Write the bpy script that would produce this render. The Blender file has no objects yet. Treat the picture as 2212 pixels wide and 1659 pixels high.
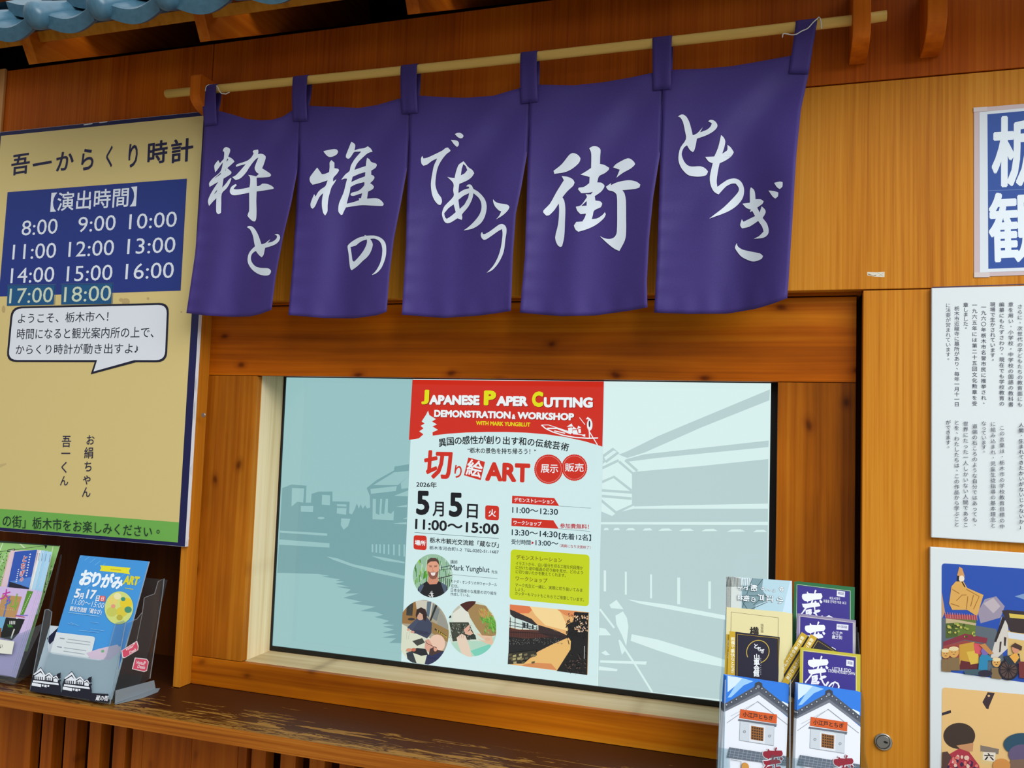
import bpy, bmesh, math, random
from mathutils import Vector, Matrix
from mathutils.geometry import tessellate_polygon
random.seed(7)
S = bpy.context.scene
COL = S.collection
V = Vector

# ---------------------------------------------------------------- camera
F = 1791.8
RGT = V((0.95374, 0.29864, 0.03456)); DWN = V((0.01317, 0.07334, -0.99722)); FWD = V((-0.30034, 0.95154, 0.06602))
YW = 1.76                                  # distance from the camera to the front plane of the kiosk wall (y = 0)
EYE = 1.59                                 # eye height above the floor
C0 = V((0, -YW, EYE))
cd = bpy.data.cameras.new('camera'); cam = bpy.data.objects.new('camera', cd); COL.objects.link(cam)
cd.sensor_width = 36; cd.lens = F / 2212 * 36; cd.clip_start = 0.02
UPV = -DWN
cam.matrix_world = Matrix(((RGT.x, UPV.x, -FWD.x, C0.x), (RGT.y, UPV.y, -FWD.y, C0.y), (RGT.z, UPV.z, -FWD.z, C0.z), (0, 0, 0, 1)))
S.camera = cam

# ---------------------------------------------------------------- light and exposure
S.view_settings.view_transform = 'Standard'; S.view_settings.look = 'None'
S.view_settings.gamma = 1; S.view_settings.use_curve_mapping = False
S.view_settings.exposure = 0.0
wd = bpy.data.worlds.new('daylight'); S.world = wd; wd.use_nodes = True
wn = wd.node_tree.nodes; wl = wd.node_tree.links
tc = wn.new('ShaderNodeTexCoord'); sp = wn.new('ShaderNodeSeparateXYZ'); wl.new(tc.outputs['Generated'], sp.inputs[0])
rz = wn.new('ShaderNodeValToRGB'); wl.new(sp.outputs['Z'], rz.inputs[0])
e = rz.color_ramp.elements
e[0].position = 0.0; e[0].color = (0.20, 0.19, 0.18, 1)
e[1].position = 1.0; e[1].color = (0.9, 0.93, 0.96, 1)
for p, c in ((0.12, (0.42, 0.425, 0.43, 1)), (0.30, (0.72, 0.74, 0.76, 1)), (0.52, (0.95, 0.98, 1.0, 1)), (0.80, (1.05, 1.08, 1.1, 1))):
    k = e.new(p); k.color = c
rx = wn.new('ShaderNodeMapRange'); wl.new(sp.outputs['X'], rx.inputs['Value'])
rx.inputs['From Min'].default_value = -0.9; rx.inputs['From Max'].default_value = 0.8
rx.inputs['To Min'].default_value = 0.65; rx.inputs['To Max'].default_value = 1.9
mx = wn.new('ShaderNodeMix'); mx.data_type = 'RGBA'; mx.blend_type = 'MULTIPLY'; mx.inputs['Factor'].default_value = 1
wl.new(rz.outputs[0], mx.inputs['A']); wl.new(rx.outputs[0], mx.inputs['B'])
bg = wn['Background']; wl.new(mx.outputs['Result'], bg.inputs['Color']); bg.inputs['Strength'].default_value = 0.90

def area(name, loc, target, sx, sy, power, col):
    l = bpy.data.lights.new(name, 'AREA'); l.shape = 'RECTANGLE'; l.size = sx; l.size_y = sy; l.energy = power; l.color = col
    o = bpy.data.objects.new(name, l); COL.objects.link(o); o.location = loc
    o.rotation_euler = (V(target) - V(loc)).to_track_quat('-Z', 'Y').to_euler()
    return o
area('daylight_opening', (2.9, -2.9, 4.1), (-0.3, 0.0, 1.4), 4.2, 2.6, 205, (0.95, 0.98, 1.0))

# ---------------------------------------------------------------- projection helpers
def ray(px, py): return FWD + RGT * ((px - 1106) / F) + DWN * ((py - 829.5) / F)
def at(px, py, D):
    r = ray(px, py); return C0 + r * (D / r.y)
def XZ(px, py, D):
    p = at(px, py, D); return p.x, p.z
class Surf:
    """a flat surface through p with unit normal n (towards the viewer)"""
    def __init__(s, p, n): s.p = V(p); s.n = V(n).normalized()
    def pt(s, px, py, off=0.0):
        r = ray(px, py); t = (s.p - C0).dot(s.n) / r.dot(s.n); return C0 + r * t + s.n * off
def upright(D): return Surf((0, D - YW, 0), (0, -1, 0))
def leaning(px, py, D, deg, yaw=0):
    a = math.radians(deg); b = math.radians(yaw)
    return Surf(at(px, py, D), (math.sin(b) * math.cos(a), -math.cos(a) * math.cos(b), math.sin(a)))

# ---------------------------------------------------------------- object helpers
BASE = {}
def tag(o, label=None, cat=None, group=None, kind=None):
    if label: o['label'] = label
    if cat: o['category'] = cat
    if group: o['group'] = group
    if kind: o['kind'] = kind
    return o
def thing(name, label, cat, base, group=None, kind=None):
    o = bpy.data.objects.new(name, None); COL.objects.link(o); o.location = base; o.empty_display_size = 0.05
    BASE[o.name] = V(base); return tag(o, label, cat, group, kind)
def obj(name, verts, faces, mats, parent=None, midx=None, smooth=False, base=None):
    if parent is not None: b = BASE[parent.name]
    else: b = V(base) if base is not None else V((0, 0, 0))
    me = bpy.data.meshes.new(name)
    me.from_pydata([tuple(V(v) - b) for v in verts], [], faces)
    if not isinstance(mats, (list, tuple)): mats = [mats]
    for m in mats: me.materials.append(m)
    if midx: me.polygons.foreach_set('material_index', midx)
    if smooth: me.polygons.foreach_set('use_smooth', [True] * len(me.polygons))
    me.validate(); me.update()
    o = bpy.data.objects.new(name, me); COL.objects.link(o)
    if parent is not None: o.parent = parent
    else: o.location = b
    BASE[o.name] = b
    return o
def boxvf(x0, x1, y0, y1, z0, z1):
    v = [V((x, y, z)) for z in (z0, z1) for y in (y0, y1) for x in (x0, x1)]
    f = [(0, 2, 3, 1), (4, 5, 7, 6), (0, 1, 5, 4), (2, 6, 7, 3), (0, 4, 6, 2), (1, 3, 7, 5)]
    return v, f
def bevel(o, w=0.002, seg=2):
    m = o.modifiers.new('bevel', 'BEVEL'); m.width = w; m.segments = seg; m.limit_method = 'ANGLE'; return o
def box(name, x0, x1, D0, D1, z0, z1, mat, parent=None, bev=0.0015, base=None):
    """z given relative to the eye line, D as distance from the viewer's plane"""
    v, f = boxvf(x0, x1, D0 - YW, D1 - YW, z0 + EYE, z1 + EYE)
    if parent is None and base is None: base = ((x0 + x1) / 2, D0 - YW, min(z0, z1) + EYE)
    o = obj(name, v, f, mat, parent, base=base)
    if bev: bevel(o, bev)
    return o
def tube(pts, r, n=10, cap=True):
    vs, fs = [], []
    pts = [V(p) for p in pts]
    for i, p in enumerate(pts):
        d = (pts[min(i + 1, len(pts) - 1)] - pts[max(i - 1, 0)]).normalized()
        a = d.cross(V((0, 0, 1)));
        if a.length < 1e-3: a = d.cross(V((1, 0, 0)))
        a.normalize(); b = d.cross(a)
        rr = r[i] if isinstance(r, (list, tuple)) else r
        for k in range(n):
            t = 2 * math.pi * k / n; vs.append(p + a * (rr * math.cos(t)) + b * (rr * math.sin(t)))
    for i in range(len(pts) - 1):
        for k in range(n):
            fs.append((i * n + k, i * n + (k + 1) % n, (i + 1) * n + (k + 1) % n, (i + 1) * n + k))
    if cap: fs.append(tuple(range(n))[::-1]); fs.append(tuple(range((len(pts) - 1) * n, len(pts) * n)))
    return vs, fs

# ---------------------------------------------------------------- materials
def lin(c):
    r = []
    for x in c[:3]:
        x /= 255.0; r.append(x / 12.92 if x <= 0.04045 else ((x + 0.055) / 1.055) ** 2.4)
    return (r[0], r[1], r[2], 1)
MC = {}
def M(r, g, b, rough=0.55, spec=0.4, metal=0.0):
    """plain printed or painted colour"""
    k = ('p', r, g, b, rough, spec, metal)
    if k not in MC:
        m = bpy.data.materials.new('paint_%d_%d_%d' % (r, g, b)); m.use_nodes = True
        p = m.node_tree.nodes['Principled BSDF']; p.inputs['Base Color'].default_value = lin((r, g, b))
        p.inputs['Roughness'].default_value = rough; p.inputs['Specular IOR Level'].default_value = spec; p.inputs['Metallic'].default_value = metal
        MC[k] = m
    return MC[k]
def E(r, g, b):
    """lit pixels behind the glossy face of the display"""
    k = ('e', r, g, b)
    if k not in MC:
        m = bpy.data.materials.new('screen_%d_%d_%d' % (r, g, b)); m.use_nodes = True
        p = m.node_tree.nodes['Principled BSDF']; p.inputs['Base Color'].default_value = (0.01, 0.01, 0.01, 1)
        p.inputs['Roughness'].default_value = 0.06; p.inputs['Specular IOR Level'].default_value = 0.45
        p.inputs['Emission Color'].default_value = lin((r, g, b)); p.inputs['Emission Strength'].default_value = 0.97
        MC[k] = m
    return MC[k]
def nodes(m):
    m.use_nodes = True; return m.node_tree.nodes, m.node_tree.links
def ramp(n, stops):
    r = n.new('ShaderNodeValToRGB'); el = r.color_ramp.elements
    el[0].position, el[0].color = stops[0]; el[1].position, el[1].color = stops[-1]
    for p, c in stops[1:-1]: k = el.new(p); k.color = c
    return r
def wood(name, dark, mid, light, axis='Z', fine=70.0, rough=0.42, knots=0.0, spec=0.35, blotch=0.0, streak=0.5, bump=0.06):
    m = bpy.data.materials.new(name); n, l = nodes(m); p = n['Principled BSDF']
    tc = n.new('ShaderNodeTexCoord'); geo = n.new('ShaderNodeNewGeometry')
    src = geo.outputs['Position']
    def mapped(sc):
        mp = n.new('ShaderNodeMapping'); l.new(src, mp.inputs[0]); mp.inputs['Scale'].default_value = sc; return mp.outputs[0]
    ax = 'XYZ'.index(axis)
    def st(a, b): v = [a, a, a]; v[ax] = b; return v
    warp = n.new('ShaderNodeTexNoise'); l.new(mapped(st(6, 1.2)), warp.inputs['Vector']); warp.inputs['Scale'].default_value = 1; warp.inputs['Detail'].default_value = 2
    add = n.new('ShaderNodeVectorMath'); add.operation = 'MULTIPLY_ADD'
    l.new(warp.outputs['Color'], add.inputs[0]); add.inputs[1].default_value = st(1.6, 0.0); l.new(mapped(st(fine, fine * 0.012)), add.inputs[2])
    g = n.new('ShaderNodeTexNoise'); l.new(add.outputs[0], g.inputs['Vector']); g.inputs['Scale'].default_value = 1; g.inputs['Detail'].default_value = 5; g.inputs['Roughness'].default_value = 0.62
    broad = n.new('ShaderNodeTexNoise'); l.new(mapped(st(9, 0.6)), broad.inputs['Vector']); broad.inputs['Scale'].default_value = 1; broad.inputs['Detail'].default_value = 3
    mixf = n.new('ShaderNodeMix'); mixf.data_type = 'FLOAT'; mixf.inputs['Factor'].default_value = streak
    l.new(g.outputs['Fac'], mixf.inputs['A']); l.new(broad.outputs['Fac'], mixf.inputs['B'])
    r = ramp(n, [(0.33, lin(dark)), (0.5, lin(mid)), (0.68, lin(light))]); l.new(mixf.outputs['Result'], r.inputs[0])
    colr = r.outputs[0]
    if blotch:
        bn = n.new('ShaderNodeTexNoise'); l.new(mapped(st(5, 2.2)), bn.inputs['Vector']); bn.inputs['Scale'].default_value = 1; bn.inputs['Detail'].default_value = 4
        br = ramp(n, [(0.35, (1 - blotch, 1 - blotch, 1 - blotch, 1)), (0.65, (1, 1, 1, 1))]); l.new(bn.outputs['Fac'], br.inputs[0])
        mm = n.new('ShaderNodeMix'); mm.data_type = 'RGBA'; mm.blend_type = 'MULTIPLY'; mm.inputs['Factor'].default_value = 1
        l.new(colr, mm.inputs['A']); l.new(br.outputs[0], mm.inputs['B']); colr = mm.outputs['Result']
    if knots:
        se = n.new('ShaderNodeSeparateXYZ'); l.new(src, se.inputs[0]); cb = n.new('ShaderNodeCombineXYZ')
        for o_, i_, k_ in (('X', 'X', 4.6 if axis == 'X' else 7.5), ('Z', 'Y', 7.5 if axis == 'X' else 4.6)):
            mu = n.new('ShaderNodeMath'); mu.operation = 'MULTIPLY'; mu.inputs[1].default_value = k_; l.new(se.outputs[o_], mu.inputs[0]); l.new(mu.outputs[0], cb.inputs[i_])
        wn_ = n.new('ShaderNodeTexNoise'); wn_.inputs['Scale'].default_value = 3.0; l.new(cb.outputs[0], wn_.inputs['Vector'])
        wa = n.new('ShaderNodeVectorMath'); wa.operation = 'MULTIPLY_ADD'; l.new(wn_.outputs['Color'], wa.inputs[0]); wa.inputs[1].default_value = (.12, .12, 0); l.new(cb.outputs[0], wa.inputs[2])
        vo = n.new('ShaderNodeTexVoronoi'); vo.voronoi_dimensions = '2D'; vo.inputs['Scale'].default_value = 1; l.new(wa.outputs[0], vo.inputs['Vector'])
        kr = ramp(n, [(0.0, (0.12, 0.07, 0.04, 1)), (0.028, (0.30, 0.20, 0.14, 1)), (0.050, (0.62, 0.55, 0.48, 1)), (0.075, (0.82, 0.78, 0.72, 1)), (0.13, (1, 1, 1, 1))]); l.new(vo.outputs['Distance'], kr.inputs[0])
        mm = n.new('ShaderNodeMix'); mm.data_type = 'RGBA'; mm.blend_type = 'MULTIPLY'; mm.inputs['Factor'].default_value = knots
        l.new(colr, mm.inputs['A']); l.new(kr.outputs[0], mm.inputs['B']); colr = mm.outputs['Result']
    l.new(colr, p.inputs['Base Color']); p.inputs['Roughness'].default_value = rough; p.inputs['Specular IOR Level'].default_value = spec
    if bump:
        bp = n.new('ShaderNodeBump'); bp.inputs['Strength'].default_value = bump; bp.inputs['Distance'].default_value = 0.002
        l.new(g.outputs['Fac'], bp.inputs['Height']); l.new(bp.outputs[0], p.inputs['Normal'])
    return m
W_VENEER = wood('veneer_upright_grain', (164, 92, 14), (196, 124, 30), (212, 146, 50), 'Z', 170, 0.45, spec=0.12)
W_BEAM = wood('veneer_reddish', (138, 58, 3), (168, 78, 7), (188, 98, 14), 'Z', 170, 0.45, spec=0.10)
W_STAIN_H = wood('stained_plank_lengthwise', (132, 58, 2), (184, 92, 6), (218, 132, 22), 'X', 60, 0.42, knots=0.85, blotch=0.4, spec=0.08)
W_STAIN_V = wood('stained_plank_upright', (114, 54, 4), (164, 88, 12), (196, 122, 30), 'Z', 55, 0.40, knots=0.8, blotch=0.4, spec=0.09)
W_SILL = wood('orange_stained_plank', (150, 72, 4), (196, 108, 10), (218, 140, 28), 'X', 60, 0.40, knots=0.6, blotch=0.35, spec=0.14)
W_EDGE = wood('orange_plywood_edge', (160, 92, 16), (194, 120, 28), (214, 142, 48), 'Z', 60, 0.5, spec=0.12)
W_PALE = wood('pale_pine', (204, 174, 122), (234, 212, 168), (244, 230, 198), 'Z', 45, 0.55, knots=0.25, spec=0.15)
W_PALE_H = wood('pale_pine_lengthwise', (170, 142, 98), (200, 176, 132), (216, 196, 158), 'X', 45, 0.55, knots=0.35, spec=0.15)
W_ROD = wood('bamboo_yellow_pole', (204, 156, 70), (226, 184, 96), (234, 198, 116), 'X', 30, 0.4, spec=0.2)
W_DARK = wood('dark_brown_board', (58, 26, 4), (82, 38, 6), (100, 50, 10), 'Z', 50, 0.5, spec=0.1)
W_RAFT = wood('rafter_orange', (150, 66, 6), (184, 90, 12), (202, 112, 24), 'Y', 60, 0.45, spec=0.1)
W_SLAT = wood('lower_slats', (120, 56, 6), (160, 80, 12), (182, 102, 22), 'Z', 50, 0.45, knots=0.4, spec=0.12)
BLACK = M(10, 10, 12, 0.35); BEZEL = M(14, 15, 17, 0.3)
NAVY = M(20, 22, 74); CHROME = M(178, 178, 172, 0.28, 0.5, 0.9)

def acrylic(name, tint=(238, 244, 246), gloss=0.05, milk=0.02):
    m = bpy.data.materials.new(name); n, l = nodes(m); n.remove(n['Principled BSDF']); out = n['Material Output']
    t = n.new('ShaderNodeBsdfTransparent'); t.inputs[0].default_value = lin(tint)
    g = n.new('ShaderNodeBsdfGlossy'); g.inputs['Roughness'].default_value = 0.08
    d = n.new('ShaderNodeBsdfDiffuse'); d.inputs[0].default_value = lin((215, 224, 232))
    lw = n.new('ShaderNodeLayerWeight'); lw.inputs[0].default_value = 0.35; fr = n.new('ShaderNodeMapRange'); l.new(lw.outputs['Facing'], fr.inputs['Value'])
    fr.inputs['From Min'].default_value = 0.5; fr.inputs['To Min'].default_value = 0.035; fr.inputs['To Max'].default_value = 0.06 + gloss
    a = n.new('ShaderNodeMixShader'); a.inputs[0].default_value = milk; l.new(t.outputs[0], a.inputs[1]); l.new(d.outputs[0], a.inputs[2])
    b = n.new('ShaderNodeMixShader'); l.new(fr.outputs[0], b.inputs[0]); l.new(a.outputs[0], b.inputs[1]); l.new(g.outputs[0], b.inputs[2])
    l.new(b.outputs[0], out.inputs[0]); return m
ACRYL = acrylic('clear_acrylic'); ACRYL_EDGE = acrylic('acrylic_edge', (205, 222, 228), 0.2, 0.30)

# ---------------------------------------------------------------- print builder
TXT = {}
_tc = bpy.data.curves.new('lettering_source', 'FONT'); _to = bpy.data.objects.new('lettering_source', _tc)
def glyphs(body, bold=0.0):
    k = (body, bold)
    if k not in TXT:
        _tc.body = body; _tc.offset = bold; _tc.resolution_u = 3
        COL.objects.link(_to)
        dg = bpy.context.evaluated_depsgraph_get(); dg.update(); me = bpy.data.meshes.new_from_object(_to.evaluated_get(dg))
        vs = [(v.co.x, v.co.y) for v in me.vertices]; fs = [tuple(p.vertices) for p in me.polygons]
        bpy.data.meshes.remove(me); COL.objects.unlink(_to)
        xs = [v[0] for v in vs] or [0, 1]; ys = [v[1] for v in vs] or [0, 1]
        TXT[k] = (vs, fs, min(xs), min(ys), max(xs), max(ys))
    return TXT[k]
_g = glyphs('国'); _g2 = glyphs('国国'); EM = (_g2[4] - _g2[2]) - (_g[4] - _g[2]); EMC = ((_g[2] + _g[4]) / 2, (_g[3] + _g[5]) / 2)

def ring(b):
    """offsets that thicken a glyph by b all round"""
    if b <= 0: return [(0, 0)]
    n = 4 if b < 0.01 else 8 if b < 0.03 else 12
    return [(b * math.cos(2 * math.pi * (k + .5) / n), b * math.sin(2 * math.pi * (k + .5) / n)) for k in range(n)]
def clip(poly, cl):
    """convex clip (Sutherland-Hodgman)"""
    ar = sum(cl[i][0] * cl[(i + 1) % len(cl)][1] - cl[(i + 1) % len(cl)][0] * cl[i][1] for i in range(len(cl)))
    if ar < 0: cl = cl[::-1]
    out = list(poly)
    for i in range(len(cl)):
        a, b = cl[i], cl[(i + 1) % len(cl)]; inp, out = out, []
        side = lambda p: (b[0] - a[0]) * (p[1] - a[1]) - (b[1] - a[1]) * (p[0] - a[0])
        for j in range(len(inp)):
            p, q = inp[j - 1], inp[j]; sp_, sq = side(p), side(q)
            if (sp_ >= 0) != (sq >= 0):
                t = sp_ / (sp_ - sq); out.append((p[0] + (q[0] - p[0]) * t, p[1] + (q[1] - p[1]) * t))
            if sq >= 0: out.append(q)
        if not out: return []
    return out
def ell(cx, cy, rx, ry=None, n=36, rot=0):
    ry = ry or rx; c, s = math.cos(rot), math.sin(rot); r = []
    for i in range(n):
        a = 2 * math.pi * i / n; x, y = rx * math.cos(a), ry * math.sin(a); r.append((cx + x * c - y * s, cy + x * s + y * c))
    return r
def rquad(q, r, n=5):
    """rounded quad from four corners"""
    out = []
    for i in range(4):
        p = V(q[i]); a = (V(q[i - 1]) - p).normalized() * r; b = (V(q[(i + 1) % 4]) - p).normalized() * r
        for k in range(n + 1):
            t = k / n; out.append(tuple(p + a * (1 - t) ** 2 + b * t ** 2))
    return out
class G:
    """collects flat printed shapes lying on one surface into a single mesh"""
    def __init__(s, surf, zoom=(0, 0, 1), matf=M, lift=0.0002, step=2e-5):
        s.surf = surf; s.z = zoom; s.matf = matf; s.o = lift; s.step = step
        s.v = []; s.f = []; s.mi = []; s.mats = []; s.clip = None
    def px(s, p): return (s.z[0] + p[0] * s.z[2], s.z[1] + p[1] * s.z[2])
    def pt(s, p, off=None): x, y = s.px(p); return s.surf.pt(x, y, s.o if off is None else off)
    def mid(s, c):
        m = s.matf(*c) if isinstance(c, tuple) else c
        if m not in s.mats: s.mats.append(m)
        return s.mats.index(m)
    def raw(s, vs, fs, c):
        b = len(s.v); k = s.mid(c); s.v += vs
        for f in fs: s.f.append(tuple(i + b for i in f)); s.mi.append(k)
    def poly(s, pts, c, holes=()):
        if s.clip: pts = clip(pts, s.clip)
        if len(pts) < 3: return
        s.o += s.step
        rings = [[V((p[0], p[1], 0)) for p in r] for r in ([pts] + list(holes))]
        flat = [p for r in rings for p in r]
        tri = tessellate_polygon(rings)
        s.raw([s.pt((p.x, p.y)) for p in flat], [t for t in tri], c)
    def quad(s, x0, y0, x1, y1, c): s.poly([(x0, y0), (x1, y0), (x1, y1), (x0, y1)], c)
    def line(s, pts, w, c, closed=False):
        n = len(pts); L = []; R = []
        for i in range(n):
            a = pts[i - 1] if (i > 0 or closed) else pts[i]; b = pts[(i + 1) % n] if (i < n - 1 or closed) else pts[i]
            d = V((b[0] - a[0], b[1] - a[1])); d.normalize(); nn = V((-d.y, d.x)) * (w / 2)
            L.append((pts[i][0] + nn.x, pts[i][1] + nn.y)); R.append((pts[i][0] - nn.x, pts[i][1] - nn.y))
        if s.clip:
            for i in range(n if closed else n - 1):
                j = (i + 1) % n; s.poly([L[i], L[j], R[j], R[i]], c)
            return
        s.o += s.step
        vs = [s.pt(p) for p in L] + [s.pt(p) for p in R]
        s.raw(vs, [(i, (i + 1) % n, n + (i + 1) % n, n + i) for i in range(n if closed else n - 1)], c)
    def text(s, body, xl, yl, xr, yr, h, c, bold=0.0, ital=0.0):
        """ink box: bottom-left, bottom-right, height"""
        vs, fs, x0, y0, x1, y1 = glyphs(body, min(bold, 0.0)); bb = max(bold, 0.0)
        x0 -= bb; x1 += bb; y0 -= bb; y1 += bb
        a = s.pt((xl, yl)); b = s.pt((xr, yr)); hh = (s.pt((xl, yl - h)) - a).length
        u = b - a; up = s.surf.n.cross(u).normalized() * hh
        if up.z < 0: up = -up
        for ox, oy in ring(bb):
            s.o += s.step * 0.5
            nn = s.surf.n * (s.step * 0.5)
            a = a + nn
            s.raw([a + u * ((x + ox - x0) / (x1 - x0)) + (up + u.normalized() * hh * ital) * ((y + oy - y0) / (y1 - y0)) for x, y in vs], fs, c)
    def ch(s, body, cx, cy, size, c, bold=0.0, rot=0.0, dx=(1.0, 0.0)):
        """one character in its em square centred at (cx, cy)"""
        vs, fs, *_ = glyphs(body, min(bold, 0.0))
        a = s.pt((cx, cy)); ex = s.pt((cx + size * math.cos(rot), cy + size * math.sin(rot))) - a
        up = s.surf.n.cross(ex)
        if abs(rot) < 1.5 and up.z < 0: up = -up
        o = (0.34, 0.34) if body in '、。' else (0, 0)
        for ox, oy in ring(max(bold, 0.0)):
            s.o += s.step * 0.5; a = a + s.surf.n * (s.step * 0.5)
            s.raw([a + ex * ((x + ox - EMC[0]) / EM + o[0]) + up * ((y + oy - EMC[1]) / EM + o[1]) for x, y in vs], fs, c)
    def vcol(s, body, x, y0, y1, c, bold=0.0, lean=0.0, size=None):
        n = len(body); st = (y1 - y0) / max(n - 0.12, 1)
        for i, k in enumerate(body): s.ch(k, x + lean * (y0 + st * (i + .5)), y0 + st * (i + 0.46), size or st * 1.0, c, bold)
    def slab(s, q, t, c, cside=None):
        """solid sheet or board: front face quad q, thickness t behind it"""
        fr = [s.pt(p, 0.0) for p in q]; bk = [s.pt(p, -t) for p in q]; n = len(q)
        s.raw(fr + bk, [tuple(range(n))], c)
        s.raw(fr + bk, [tuple(range(n, 2 * n))[::-1]] + [(i, n + i, n + (i + 1) % n, (i + 1) % n) for i in range(n)], cside or c)
    def build(s, name, parent=None, base=None):
        return obj(name, s.v, s.f, s.mats, parent, s.mi, base=base)
def zoom(x0, y0, x1, W): return (x0, y0, (x1 - x0) / W)

# ================================================================ the setting
def rel(px, py, D): x, z = XZ(px, py, D); return x, z - EYE
xl_post = -1.389 - 0.021; XP = -1.389; XDOOR = 0.168; ZPANEL = 0.1818 * 1.76; ZSHELF = -0.642
ZTOP = 0.568 * 1.76; ZSEAM = 0.4219 * 1.76; XSEAM = rel(460, 135, 1.76)[0]; XL, XR = -2.75, 1.25
fl = obj('floor', *boxvf(-6, 6, -7, 1.0, -0.05, 0), M(150, 148, 142, 0.7), base=(0, 0, 0)); tag(fl, kind='structure')
# outside of the picture the hall carries on: the roof over the counter stops the high light
wf = thing('wall_front', None, None, (0, 0, EYE + ZPANEL), kind='structure')
box('fascia_board', XL, XSEAM - 0.0012, 1.76, 1.785, ZSEAM + 0.0015, ZTOP, W_BEAM, wf, 0.0012)
box('fascia_board', XSEAM + 0.0012, XR, 1.76, 1.785, ZSEAM + 0.0015, ZTOP, W_BEAM, wf, 0.0012)
box('veneer_panel', XL, XR, 1.76, 1.785, ZPANEL, ZSEAM - 0.0012, W_VENEER, wf, 0.0012)
box('batten', XL, XR, 1.786, 1.80, ZPANEL + 0.02, ZTOP - 0.03, W_DARK, wf, 0)
box('soffit_strip', XP, XDOOR, 1.79, 1.86, ZPANEL - 0.004, ZPANEL + 0.016, W_STAIN_H, wf, 0)
wb = box('wall_back', XL, XR, 1.99, 2.03, -EYE, 0.42, W_DARK, None, 0); tag(wb, kind='structure')
wu = box('wall_back', XL, XR, 2.30, 2.34, 0.3, 1.75, M(20, 10, 4, 0.9), None, 0); tag(wu, kind='structure')  # attic void closed off in near-black, its darkness put into the colour
cl = box('ceiling', XL, XR, 1.80, 2.30, 0.42, 0.45, M(20, 10, 4, 0.9), None, 0); tag(cl, kind='structure')
for a, b, nm in ((XL - 0.03, XL, 'wall_left'), (XR, XR + 0.03, 'wall_right')):
    w = box(nm, a, b, 1.56, 2.34, -EYE, 1.6, W_DARK, None, 0); tag(w, kind='structure')
po = box('trim_1', xl_post, XP, 1.76, 1.989, ZSHELF + 0.0005, ZPANEL - 0.0005, W_EDGE, None, 0.001); tag(po, kind='structure')
sv = [ell(*rel(438.7, 896.5, 1.758), 0.0052, n=18)]
# pale strip of the corner post at the far left
x_, z_ = rel(8, 220, 1.755); cp = box('trim_2', x_ - 0.12, x_, 1.752, 1.7595, rel(0, 292, 1.755)[1], rel(3, 150, 1.755)[1], wood('pale_orange_post', (170, 110, 50), (196, 138, 76), (214, 160, 98), 'Z', 60), None, 0.001); tag(cp, kind='structure')

# the window bay: stained planks round a deep pale frame
win = thing('window_1', None, None, (XP, 0.04, EYE - 0.642), kind='structure')
Z_LB = 0.1375; Z_LT = 0.1738 * 1.80; Z_ST = -0.573
xs0 = -0.6913 * 1.80; xs1 = 0.0052 * 1.80; xs2 = 0.0886 * 1.80
box('lintel_plank', XP, xs2, 1.80, 1.82, Z_LB, Z_LT, W_STAIN_H, win, 0.001)
box('side_plank', XP + 0.0005, xs0, 1.80, 1.8205, Z_ST + 0.001, Z_LB - 0.0012, W_STAIN_V, win, 0.001)
box('side_plank', xs1, xs2, 1.80, 1.8205, Z_ST + 0.001, Z_LB - 0.0012, W_STAIN_V, win, 0.001)
box('sill_plank', XP + 0.0005, xs2, 1.80, 1.815, ZSHELF + 0.0005, Z_ST - 0.0003, W_SILL, win, 0.001)
box('plank_edge', xs0 - 0.016, xs0 + 0.0006, 1.8206, 1.8225, Z_ST, Z_LB, W_EDGE, win, 0)
box('jamb', xs0 - 0.03, xs0, 1.8226, 1.955, Z_ST - 0.02, Z_LB + 0.03, W_PALE, win, 0.0005)
box('sill', xs0, 0.10, 1.8155, 1.955, Z_ST - 0.025, Z_ST, W_PALE_H, win, 0.001)
box('head', xs0, 0.10, 1.8226, 1.955, Z_LB + 0.012, Z_LB + 0.03, W_DARK, win, 0)
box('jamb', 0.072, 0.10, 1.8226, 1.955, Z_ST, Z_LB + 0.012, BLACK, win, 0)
box('gap_backing', xs2 - 0.012, XDOOR + 0.03, 1.86, 1.875, -EYE, ZPANEL, W_DARK, win, 0)

# the door leaf on the right with its lock
door = thing('door_1', None, None, (XDOOR, 0, 0.02), kind='structure')
box('door_panel', XDOOR, XR, 1.76, 1.785, -EYE + 0.02, rel(1864, 627.5, 1.76)[1], W_VENEER, door, 0.0012)
lx, lz = rel(1908, 1602, 1.76)
def disc(cx, D, cz, r, d, mat, name, par, n=40, rim=0.0012):
    vs, fs = [], []
    prof = [(r, 0.0), (r, -d + rim), (r - rim, -d), (0.0, -d)]
    for rr, yy in prof[:-1]:
        for k in range(n):
            t = 2 * math.pi * k / n; vs.append(V((cx + rr * math.cos(t), D - YW + yy, cz + EYE + rr * math.sin(t))))
    vs.append(V((cx, D - YW - d, cz + EYE))); c = len(vs) - 1
    for i in range(2):
        for k in range(n): fs.append((i * n + k, i * n + (k + 1) % n, (i + 1) * n + (k + 1) % n, (i + 1) * n + k))
    for k in range(n): fs.append((2 * n + k, 2 * n + (k + 1) % n, c))
    return obj(name, vs, fs, mat, par)
lk = disc(lx, 1.76, lz, 0.0158, 0.0042, CHROME, 'lock_rim', door)
cy = disc(lx - 0.0005, 1.756, lz, 0.0128, 0.0012, M(150, 150, 144, 0.35, 0.5, 0.85), 'cylinder_lock', door)
gk = G(upright(1.7545), zoom(1800, 1400, 2212, 2212))
gk.line(ell(578, 1090, 80, 77), 7, (40, 38, 34), True); gk.poly([(580, 1086), (600, 1078), (635, 1092), (632, 1108), (600, 1104)], (12, 12, 12))
gk.build('keyhole', door)

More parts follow.
